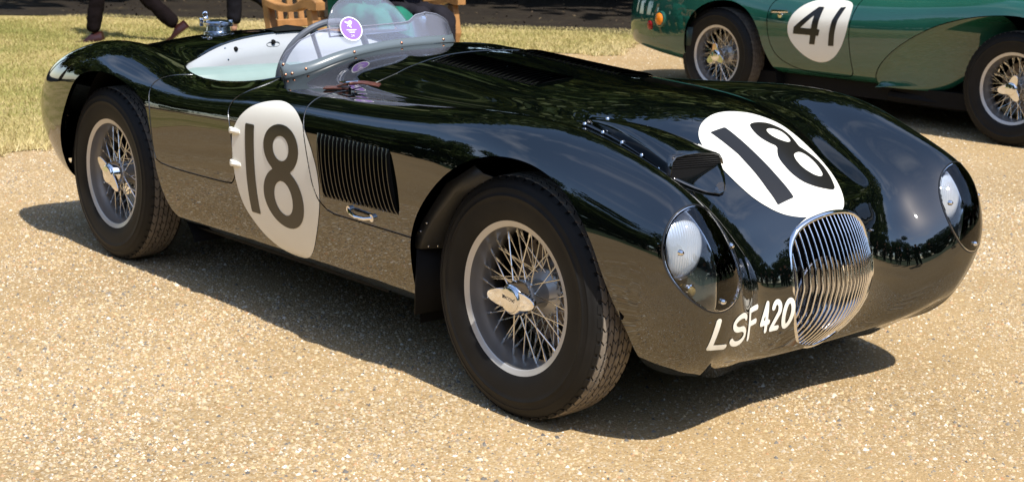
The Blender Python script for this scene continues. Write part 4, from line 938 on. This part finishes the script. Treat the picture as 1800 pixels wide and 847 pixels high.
# round purple pass stuck inside the screen
i0 = int(np.argmin(np.abs(yy+.345))); c = Vector((bp_[i0, 0]-.42*.085+.012, -.352, bz[i0]+.088))
ex = Vector((.10, 1, 0)).normalized(); ez = Vector((-.42, 0, 1)).normalized(); en = ex.cross(ez).normalized()
if en.x < 0: en = -en
def disc(r0, r1, off, name, mt_, parent, sq=1.0):
    m = M(); th = np.linspace(0, 2*np.pi, 49); P = [[c+en*off+(ex*math.cos(t)*r+ez*math.sin(t)*r) for t in th] for r in (r0, r1)]; m.grid(P); return m.build(name, mt_, parent)
disc(0, .0425, .0, 'pass_sticker', MT['purple'], ws); disc(.0395, .0435, .0012, 'sticker_border', MT['stwhite'], ws)
m = M()
def bar(u, v, w, h, rot=0):
    a = ex*math.cos(rot)+ez*math.sin(rot); b_ = ez*math.cos(rot)-ex*math.sin(rot); o = c+en*.0014+ex*u+ez*v; m.add([o-a*w-b_*h, o+a*w-b_*h, o+a*w+b_*h, o-a*w+b_*h], [(0, 1, 2, 3)])
for u, v, w, h, r in ((-.004, .016, .004, .010, .3), (-.012, .022, .008, .0028, -.5), (.004, .022, .0035, .006, -.4), (.002, .027, .004, .003, 0), (.0, .008, .002, .005, .1), (-.008, .013, .006, .002, .6), (0, -.004, .020, .0012, .0), (0, -.009, .014, .001, 0), (.0, -.014, .010, .0012, 0)): bar(u, v, w, h, r)
m.build('sticker_print', MT['stwhite'], ws)
c2 = c+en*.0014+ez*-.026
lettering('sticker_number', '24', .013, MT['stwhite'], ws, Matrix(((ex.x, ez.x, en.x, c2.x), (ex.y, ez.y, en.y, c2.y), (ex.z, ez.z, en.z, c2.z), (0, 0, 0, 1))), .0002)
#@@SPLIT
# ------------------------------------------------------------------ the green racing car behind
def gsec(x, hw, zb, zm, zc, yc, z0):
    dz = zc-zm
    return [(x, .55*hw, zb), (x, .82*hw, zb+.02), (x, .94*hw, zb+.25*(zm-zb)), (x, .985*hw, zb+.6*(zm-zb)), (x, hw, zm), (x, .985*hw, zm+.35*dz), (x, .92*hw, zm+.75*dz), (x, yc, zc), (x, yc*.82, zc*.985+z0*.015),
            (x, yc*.64, zc*.6+z0*.4-.02), (x, yc*.45, zc*.25+z0*.75-.01), (x, yc*.22, z0*.96+zc*.04), (x, 0, z0)]
GSEC = [gsec(*a) for a in [(-3.62,.16,.44,.52,.60,.10,.60),(-3.60,.36,.38,.53,.70,.24,.70),(-3.48,.54,.33,.54,.78,.38,.78),(-3.22,.68,.30,.55,.855,.50,.85),(-2.85,.765,.265,.57,.92,.57,.90),(-2.42,.788,.24,.60,.95,.60,.93),
  (-2.0,.772,.245,.60,.905,.61,.93),(-1.6,.765,.25,.60,.845,.62,.90),(-1.15,.765,.25,.61,.845,.60,.90),(-.7,.772,.25,.63,.87,.58,.88),(-.3,.786,.24,.67,.905,.58,.88),(0,.795,.24,.69,.92,.60,.88),(.35,.78,.25,.66,.875,.58,.82),(.62,.70,.29,.58,.77,.50,.69),(.80,.54,.33,.53,.66,.36,.58),(.88,.30,.38,.48,.56,.18,.50)]]
GSK = Skin(GSEC); gfull = GSK.patch(0, GSK.nu-1, 16*8+1, 0, 24, 24*7+1)
GBV = BVHTree.FromPolygons([tuple(v) for v in gfull.V], [tuple(int(i) for i in q) for q in gfull.F])
def ghit(x, z, off=0.0):
    h = GBV.ray_cast(Vector((x, -2, z)), Vector((0, 1, 0))); n = h[1]*(1 if h[1].y < 0 else -1); return h[0]+n*off
GFA = chaikin([(-1.0,-.2),(-1.012,.27),(-1.006,.33),(-.94,.428),(-.80,.549),(-.561,.68),(-.328,.751),(-.1,.781),(.06,.783),(.22,.745),(.34,.65),(.40,.5),(.42,.3),(.42,-.2)], 2)
GRA = chaikin([(-2.74,-.2),(-2.715,.22),(-2.70,.30),(-2.678,.485),(-2.629,.612),(-2.497,.712),(-2.339,.752),(-2.18,.740),(-2.047,.668),(-1.972,.556),(-1.945,.459),(-1.898,.365),(-1.867,.289),(-1.85,.2),(-1.85,-.2)], 2)
def gwheel_f(V):
    q = V[:, [0, 2]]; return np.where(np.abs(V[:, 1]) > .40, np.minimum(sdf(GFA, q), sdf(GRA, q)), .1)
def gcock_f(V): return np.where(V[:, 2] > .72, ((np.abs((V[:, 0]+1.45)/.42)**4+np.abs(V[:, 1]/.56)**4)**.25-1)*.4, .1)
GDOOR = chaikin([(-1.905,.70),(-1.900,.60),(-1.883,.503),(-1.85,.43),(-1.798,.373),(-1.671,.318),(-1.50,.297),(-1.266,.297),(-1.185,.305),(-1.175,.34),(-1.205,.591),(-1.19,.722),(-1.165,.85),(-1.165,1.2),(-1.80,1.2),(-1.80,.80),(-1.87,.77)], 2)
def gdoor(V): return np.where((V[:, 1] < 0) & (V[:, 2] > .25), -sdf(GDOOR, V[:, [0, 2]]), -1.)
gcar = empty('sports_car', (-1.717, 5.4945, .077), R(-1.43), 'green racing sports car with a white 41 roundel parked behind the black one', 'car')
gsh = gfull.clip(gwheel_f).clip(gcock_f)
gsh.clip(lambda V: -gdoor(V)-.003).make('body', MT['gpaint'], gcar, flange=.016); gsh.clip(lambda V: gdoor(V)-.003).make('door', MT['gpaint'], gcar, flange=.016)
# scooped panel behind the front wheel
E_ = chaikin([(-1.012,.262),(-1.006,.33),(-.94,.428),(-.80,.549),(-.561,.68),(-.328,.751),(-.1,.779)], 3, False); I_ = chaikin([(-.985,.258),(-.93,.262),(-.80,.258),(-.69,.257),(-.56,.262),(-.447,.337),(-.30,.466),(-.12,.64)], 3, False)
tt_ = np.linspace(0, 1, 34); rs = lambda A: np.c_[np.interp(tt_, np.linspace(0, 1, len(A)), A[:, 0]), np.interp(tt_, np.linspace(0, 1, len(A)), A[:, 1])]
E_, I_ = rs(E_), rs(I_); P = []
for i in range(34):
    a = ghit(E_[i, 0]-.012, E_[i, 1]+.012, -.003); row = []
    b = Vector((I_[i, 0], -.735+.20*tt_[i]**1.2, I_[i, 1]))
    for j in range(9):
        s_ = j/8; q = a.lerp(b, s_); q.y += .11*(1-(1-s_)**4)*(1-.35*s_**2)*min(1, .10+1.2*tt_[i]); row.append(q)
    P.append(row)
m = M(); m.grid(P); m.build('scoop_panel', MT['gpaint'], gcar, angle=70, solid=.003)
housing(openline(GRA), -2.40, .345, gcar, .70, .36); housing([(x, z) for x, z in openline(GFA) if x > -.55], 0, .345, gcar, .70, .34)
m = M(); m.box((-1.45, 0, .215), (2.2, 1.22, .10)); m.box((.1, 0, .5), (.9, .62, .4)); m.tube([(-.95, -.60, .20), (-.45, -.56, .185), (-.30, -.50, .20)], .04); m.tube([(0, -.6, .345), (0, .6, .345)], .03); m.box((-.36, -.42, .33), (.10, .25, .12)); m.build('chassis', MT['inner'], gcar)
m = M(); m.tube([(-2.4, -.6, .345), (-2.4, .6, .345)], .035); m.build('rear_axle', MT['inner'], gcar)
make_wheel(gcar, (0, -.6475, .345), 'aston', True, R(20)); make_wheel(gcar, (-2.40, -.6475, .345), 'aston', True, R(-5))
make_wheel(gcar, (0, .6475, .345), 'aston', False, 0, 0, 1); make_wheel(gcar, (-2.40, .6475, .345), 'aston', False, 0, 0, 1)
m = M(); m.grid([[ghit(x, z, -.012)+Vector((0, d, 0)) for z in (.27, .40, .53)] for x, d in ((-2.715, 0), (-2.66, .01), (-2.60, .06))]); m.build('mud_flap', mat('flap_green', (.006, .022, .018), .5), gcar, solid=.006)
ux = np.interp([-1.8, -1.1], [s_[4][0] for s_ in GSEC], np.arange(len(GSEC))); gp_ = GSK.patch(ux[0], ux[1], 120, 1.5, 8, 150)
GR = chaikin([(-1.719,.573),(-1.712,.64),(-1.668,.715),(-1.58,.775),(-1.47,.798),(-1.30,.80),(-1.225,.785),(-1.207,.74),(-1.210,.66),(-1.222,.59),(-1.26,.49),(-1.33,.41),(-1.425,.375),(-1.53,.39),(-1.64,.455),(-1.70,.52)], 2)
xz = lambda V: V[:, [0, 2]]
gr = gp_.clip(lambda V: np.minimum(-sdf(GR, xz(V)), gdoor(V)-.004), False).make('roundel', MT['white'], gcar, offset=.0016)
G4 = [(-1.487,.746),(-1.441,.746),(-1.462,.600),(-1.440,.600),(-1.450,.556),(-1.470,.556),(-1.482,.496),(-1.528,.496),(-1.519,.556),(-1.668,.556),(-1.662,.602)]; G4H = [(-1.502,.690),(-1.515,.600),(-1.605,.600)]
G1 = [(-1.308,.752),(-1.264,.757),(-1.300,.67),(-1.317,.58),(-1.322,.498),(-1.368,.496),(-1.362,.58),(-1.345,.67)]
gp_.clip(lambda V: np.maximum(np.minimum(-sdf(G4, xz(V)), sdf(G4H, xz(V))), -sdf(G1, xz(V))), False).make('numeral', MT['black'], gr, offset=.003)
def gstud(name, x, z, prof, mt_, parent, label=None):
    h = ghit(x, z); m = M(); m.lathe(prof, 28); o = m.build(name, mt_, parent, angle=40); o.location = h
    n = (ghit(x+.02, z)-ghit(x-.02, z)).cross(ghit(x, z+.02)-ghit(x, z-.02)).normalized(); n = n if n.y < 0 else -n
    o.rotation_euler = n.to_track_quat('-Y', 'Z').to_euler(); return o
tl = gstud('tail_lamp', -2.945, .571, [(.062, .002), (.060, -.012), (.054, -.016), (.046, -.016)], MT['gpaint'], gcar); gstud('amber_lens', -2.945, .571, [(.047, -.012), (.044, -.022), (.03, -.032), (0, -.036)], MT['amber'], gcar)
gstud('reflector', -3.085, .515, [(.034, .002), (.034, -.008), (.028, -.012), (0, -.013)], MT['red'], gcar)
m = M(); m.tube([ghit(-1.865, .690, .004), ghit(-1.85, .691, .022), ghit(-1.80, .692, .026), ghit(-1.71, .694, .024)], [.012, .012, .011, .010], 10); m.lathe([(0, -.01), (.018, -.008), (.02, .004)], 18, c=tuple(ghit(-1.79, .672))); m.build('door_handle', MT['chrome'], gcar)
m = M(); m.box((-1.5, 0, .40), (.9, 1.1, .04)); m.box((-1.88, 0, .62), (.03, 1.1, .42)); m.box((-1.06, 0, .62), (.03, 1.1, .4)); m.build('cockpit_lining', MT['inner'], gcar)

# ------------------------------------------------------------------ teak bench
MT['teak'] = mat('teak', (.31, .155, .055), .5, bump=.25, bscale=45, vary=.35, vscale=9)
bench = empty('garden_bench', (-6.52, 3.42, float(g(-6.5, 3.4))), R(5.0), 'slatted teak garden bench with scrolled arms on the lawn edge', 'bench')
BL = .715
def part(name, build, bev=.006): m = M(); build(m); return m.build(name, MT['teak'], bench, bevel=bev, smooth=False)
for y in (-BL, BL):
    part('back_post', lambda m: m.grid([[(-.26, y-.03, 0), (-.26, y+.03, 0), (-.19, y+.03, 0), (-.19, y-.03, 0), (-.26, y-.03, 0)], [(-.27, y-.03, .42), (-.27, y+.03, .42), (-.20, y+.03, .42), (-.20, y-.03, .42), (-.27, y-.03, .42)], [(-.37, y-.03, .92), (-.37, y+.03, .92), (-.31, y+.03, .92), (-.31, y-.03, .92), (-.37, y-.03, .92)]]))
    def leg(m):
        P = []
        for z, x, w in ((0, .27, .028), (.30, .27, .030), (.38, .29, .034), (.44, .28, .032), (.60, .25, .030)): P.append([(x-w, y-.03, z), (x-w, y+.03, z), (x+w, y+.03, z), (x+w, y-.03, z), (x-w, y-.03, z)])
        m.grid(P)
    part('front_leg', leg)
    def arm(m):
        P = []
        for i in range(22):
            s_ = i/21; x = -.27+.62*s_; zc = .635-.035*math.sin(math.pi*min(1, s_*1.35))+.018*math.sin(math.pi*max(0, (s_-.6)/.4)); t = .026+.020*max(0, (s_-.55)/.45)**1.0*(1 if s_ < .93 else (1-s_)/.07*.9+.1)
            P.append([(x, y-.042, zc-t), (x, y+.042, zc-t), (x, y+.042, zc+t), (x, y-.042, zc+t), (x, y-.042, zc-t)])
        m.grid(P); m.add(P[-1][:4], [(0, 1, 2, 3)])
    part('arm_rest', arm, .010)
    part('side_rail', lambda m: m.box((.03, y, .36), (.46, .035, .07)))
part('top_rail', lambda m: m.box((-.335, 0, .90), (.045, 2*BL-.06, .09)))
part('lower_rail', lambda m: m.box((-.265, 0, .47), (.04, 2*BL-.06, .06)))
part('seat_rail', lambda m: m.box((.27, 0, .365), (.03, 2*BL-.06, .07)))
for k in range(13):
    y = -.60+k*.10
    part('back_slat', lambda m: m.grid([[(-.282, y-.024, .49), (-.282, y+.024, .49), (-.266, y+.024, .49), (-.266, y-.024, .49), (-.282, y-.024, .49)], [(-.345, y-.024, .87), (-.345, y+.024, .87), (-.329, y+.024, .87), (-.329, y-.024, .87), (-.345, y-.024, .87)]]), 0)
for k in range(6): part('seat_slat', lambda m: m.box((-.19+k*.088, 0, .415), (.066, 2*BL-.05, .022)), .004)

# ------------------------------------------------------------------ people
def cloth(name, c, r=.9): return mat(name, c, r, spec=.08, bump=.5, bscale=28, vary=.25, vscale=7)
MT['skin'] = mat('skin', (.50, .27, .18), .5, vary=.08); MT['hair'] = mat('hair', (.05, .035, .025), .6, bump=.6, bscale=80)
CL = dict(brown=cloth('brown_suit', (.0065, .0042, .0045)), navy=cloth('dark_suit', (.004, .0042, .007)), grey=cloth('grey_suit', (.0085, .008, .0105)), green=cloth('green_cardigan', (.02, .14, .095)), charcoal=cloth('charcoal_suit', (.016, .0148, .019)), white=cloth('white_shirt', (.7, .7, .68)))
SH = dict(oxblood=mat('oxblood_leather', (.030, .009, .007), .3), dark=mat('dark_leather', (.022, .014, .012), .3), tan=mat('tan_leather', (.20, .09, .04), .4))
FOLD = bpy.data.textures.new('cloth_folds', 'CLOUDS'); FOLD.noise_scale = .09; FOLD.noise_depth = 2
def skinned(name, verts, edges, radii, mt_, parent, sub=1, fold=0):
    me = bpy.data.meshes.new(name); me.from_pydata([tuple(v) for v in verts], edges, []); me.materials.append(mt_)
    o = bpy.data.objects.new(name, me); col.objects.link(o); o.modifiers.new('skin', 'SKIN').use_smooth_shade = True
    for i, r in enumerate(radii): me.skin_vertices[0].data[i].radius = (r if hasattr(r, '__len__') else (r, r))
    me.skin_vertices[0].data[0].use_root = True
    s = o.modifiers.new('sub', 'SUBSURF'); s.levels = sub; s.render_levels = sub+1; o.parent = parent
    if fold:
        d = o.modifiers.new('folds', 'DISPLACE'); d.texture = FOLD; d.strength = fold; d.texture_coords = 'LOCAL'
    return o
def person(loc, heading, J, top, bottom, shoes, label, group=None, bare_ankle=False):
    """J: joints in metres, x forward, y left, z up: pelvis, chest, neck, head, hips, knees, ankles, shoulders, elbows, wrists (l, r)"""
    p_ = empty('person', loc, heading, label, 'person', group); V = lambda k: Vector(J[k])
    names = ['pelvis', 'waist', 'chest', 'neck', 'head', 'crown']
    vs = [V('pelvis'), V('pelvis').lerp(V('chest'), .4), V('chest'), V('neck'), V('head'), V('head')+Vector((0, 0, .09))]; ed = [(0, 1), (1, 2), (2, 3), (3, 4), (4, 5)]; rd_ = [.125, .115, .135, .055, .088, .06]
    for s_ in 'lr':
        n = len(vs); vs += [V('hip'+s_), V('knee'+s_), V('ankle'+s_)]; ed += [(0, n), (n, n+1), (n+1, n+2)]; rd_ += [.085, .055, .034]
        n = len(vs); vs += [V('sh'+s_), V('el'+s_), V('wr'+s_)]; ed += [(2, n), (n, n+1), (n+1, n+2)]; rd_ += [.060, .040, .027]
        h = len(vs); d = (V('wr'+s_)-V('el'+s_)).normalized(); sd_ = d.cross(Vector((0, 0, 1)) if abs(d.z) < .9 else Vector((1, 0, 0))).normalized()
        vs.append(V('wr'+s_)+d*.07); ed.append((n+2, h)); rd_.append((.022, .036))
        for q, (o_, ln) in enumerate(((-.032, .075), (-.011, .088), (.011, .082), (.032, .066))):
            k = len(vs); vs += [V('wr'+s_)+d*.10+sd_*o_, V('wr'+s_)+d*(.10+ln*.55)+sd_*o_*1.05+Vector((0, 0, -.010)), V('wr'+s_)+d*(.10+ln)+sd_*o_*1.05+Vector((0, 0, -.026))]
            ed += [(h, k), (k, k+1), (k+1, k+2)]; rd_ += [.0095, .009, .007]
        k = len(vs); vs += [V('wr'+s_)+d*.05+sd_*-.045, V('wr'+s_)+d*.09+sd_*-.062]; ed += [(h, k), (k, k+1)]; rd_ += [.011, .008]
    skinned('body', vs, ed, rd_, MT['skin'], p_)
    hd = V('head'); fwd = Vector((1, 0, 0)); m = M(); m.lathe([(0, -.02), (.016, -.01), (.014, .02), (0, .03)], 10, axis='x', c=tuple(hd+Vector((.10, 0, .0)))); m.build('nose', MT['skin'], p_)
    for y in (-.032, .032): m = M(); m.lathe([(0, -.012), (.010, 0), (0, .012)], 10, axis='x', c=tuple(hd+Vector((.082, y, .03)))); m.build('eye', MT['hair'], p_)
    for y in (-.092, .092): m = M(); m.lathe([(0, -.012), (.030, 0), (0, .012)], 12, axis='y', c=tuple(hd+Vector((0, y, .01)))); m.build('ear', MT['skin'], p_)
    m = M(); m.lathe([(0, -.006), (.024, 0), (0, .006)], 12, axis='x', c=tuple(hd+Vector((.082, 0, -.045)))); m.build('mouth', mat('lips', (.35, .12, .10), .5), p_)
    skinned('hair', [hd+Vector((-.022, 0, .03)), hd+Vector((-.03, 0, .07)), hd+Vector((-.05, 0, -.02))], [(0, 1), (0, 2)], [.094, .070, .075], MT['hair'], p_)
    tv = [V('pelvis')+Vector((0, 0, .02))]; te = []; tr_ = [.150]
    for s_ in 'lr':
        n = len(tv); k, a = V('knee'+s_), V('ankle'+s_); h = V('hip'+s_)
        tv += [h, h.lerp(k, .5), k, k.lerp(a, .5), k.lerp(a, 1.0 if not bare_ankle else .86)]; te += [(0, n), (n, n+1), (n+1, n+2), (n+2, n+3), (n+3, n+4)]; tr_ += [.108, .094, .082, .076, .078]
    skinned('trousers', tv, te, tr_, bottom, p_, 2, .035)
    jv = [V('chest'), V('pelvis').lerp(V('chest'), .5), V('pelvis')+Vector((0, 0, -.02)), V('neck')+Vector((0, 0, -.03))]; je = [(0, 1), (1, 2), (0, 3)]; jr = [.165, .152, .172, .075]
    for s_ in 'lr':
        n = len(jv); jv += [V('sh'+s_), V('el'+s_), V('el'+s_).lerp(V('wr'+s_), .95)]; je += [(0, n), (n, n+1), (n+1, n+2)]; jr += [.080, .060, .048]
    skinned('jacket', jv, je, jr, top, p_, 2, .03)
    for s_ in 'lr':
        a, t = V('ankle'+s_), V('toe'+s_); f = (t-a); L = f.length; f.normalize(); up = Vector((0, 0, 1)); up = (up-f*up.dot(f)).normalized(); sd_ = f.cross(up)
        P = []; a0 = a-f*.085-up*.02
        for i in range(14):
            q = i/13; w = .036+.018*math.sin(math.pi*min(1, .15+q*.95))**.8; w *= (1 if q < .88 else math.sqrt(max(.05, 1-((q-.88)/.125)**2))); ht = (.085 if q < .30 else .085-.052*min(1, (q-.30)/.30)); ht *= 1 if q < .9 else .75
            c = a0+f*(q*.315)-up*.055
            P.append([c-sd_*w, c-sd_*w*1.02+up*.02, c-sd_*w*.7+up*ht*.85, c+up*ht, c+sd_*w*.7+up*ht*.85, c+sd_*w*1.02+up*.02, c+sd_*w, c-sd_*w])
        m = M(); m.grid(P); m.add(P[0][:7], [tuple(range(7))]); m.add(P[-1][:7], [tuple(range(6, -1, -1))]); m.build('shoe', shoes, p_, angle=55)
    return p_
walk = dict(pelvis=(0, 0, .93), chest=(.04, 0, 1.30), neck=(.05, 0, 1.50), head=(.08, 0, 1.64), hipl=(0, .09, .90), hipr=(0, -.09, .90), shl=(.04, .19, 1.42), shr=(.04, -.19, 1.42),
            kneel=(.24, .09, .50), anklel=(.30, .09, .085), toel=(.47, .09, .05), kneer=(-.12, -.09, .48), ankler=(-.46, -.09, .16), toer=(-.31, -.09, .05), ell=(-.12, .22, 1.16), wrl=(-.05, .22, .92), elr=(.15, -.22, 1.16), wrr=(.30, -.22, .96))
HD = math.atan2(-.75, -.66)
def at(x, y): return (x, y, float(g(x, y)))
person(at(-10.20, 3.26), HD, walk, CL['brown'], CL['brown'], SH['oxblood'], 'person in dark brown suit and oxblood shoes striding left across the lawn')
w2 = dict(walk); w2.update(kneel=(.10, .09, .49), anklel=(.12, .09, .085), toel=(.29, .09, .05), kneer=(.05, -.09, .50), ankler=(-.33, -.09, .30), toer=(-.25, -.09, .16))
person(at(-9.75, 4.32), HD, w2, CL['navy'], CL['grey'], SH['dark'], 'person in dark grey trousers walking behind the filler cap beside the bench', bare_ankle=True)
sit = dict(pelvis=(-.14, 0, .53), chest=(-.18, 0, .90), neck=(-.17, 0, 1.08), head=(-.13, 0, 1.22), hipl=(-.10, .09, .53), hipr=(-.10, -.09, .53), shl=(-.17, .18, 1.01), shr=(-.17, -.18, 1.01), kneel=(.34, .11, .53), kneer=(.34, -.11, .53),
           anklel=(.36, .11, .085), ankler=(.36, -.11, .085), toel=(.53, .12, .05), toer=(.53, -.12, .05), ell=(-.05, .23, .76), wrl=(.12, .10, .86), elr=(-.05, -.23, .76), wrr=(.12, -.08, .84))
bw = lambda lx, ly: (bench.location.x+lx*math.cos(R(5))-ly*math.sin(R(5)), bench.location.y+lx*math.sin(R(5))+ly*math.cos(R(5)), bench.location.z)
person(bw(.02, .43), R(5), sit, CL['charcoal'], CL['charcoal'], SH['dark'], 'person in charcoal clothes sitting at the right end of the bench')
person(bw(.02, .0), R(5), sit, CL['green'], CL['green'], SH['tan'], 'person in green clothes sitting on the bench behind the windscreen')

# onlookers standing round the front of the car, out of the picture but mirrored in its paint
stand = dict(walk); stand.update(kneel=(.02, .10, .49), anklel=(.0, .11, .085), toel=(.17, .13, .05), kneer=(.02, -.10, .49), ankler=(.0, -.11, .085), toer=(.17, -.13, .05), chest=(.01, 0, 1.30), neck=(.01, 0, 1.50), head=(.04, 0, 1.64),
    ell=(-.02, .25, 1.15), wrl=(.10, .24, .92), elr=(.02, -.25, 1.15), wrr=(.22, -.15, 1.10))
spots = [(4.9, 4.9), (5.4, 3.9), (4.9, 3.0), (5.6, 2.2), (5.0, 1.2), (5.6, .2), (5.1, -.8), (5.7, -1.7), (5.0, -2.6), (5.1, -3.9), (4.1, -4.6), (3.3, -5.0), (2.2, -5.3), (1.3, -6.4), (.1, -6.3), (4.3, 6.0), (4.9, 7.1), (3.8, 8.0)]
first = None
for i, (x, y) in enumerate(spots):
    hd_ = math.atan2(-y, -x)+.3*math.sin(i*2.7)
    if first is None:
        first = person((x, y, 0), hd_, stand, CL['navy'], CL['brown'], SH['dark'], 'person in dark clothes standing among the onlookers facing the black car', 'onlookers before the car'); o = first
    else:
        o = first.copy(); col.objects.link(o)
        for ch in first.children: c_ = ch.copy(); col.objects.link(c_); c_.parent = o
    k_ = .94+.10*((i*5) % 7)/6; o.scale = (k_, k_, k_); o.location = (x, y, float(g(x, y))); o.rotation_euler = (0, 0, hd_)
#@@SPLIT
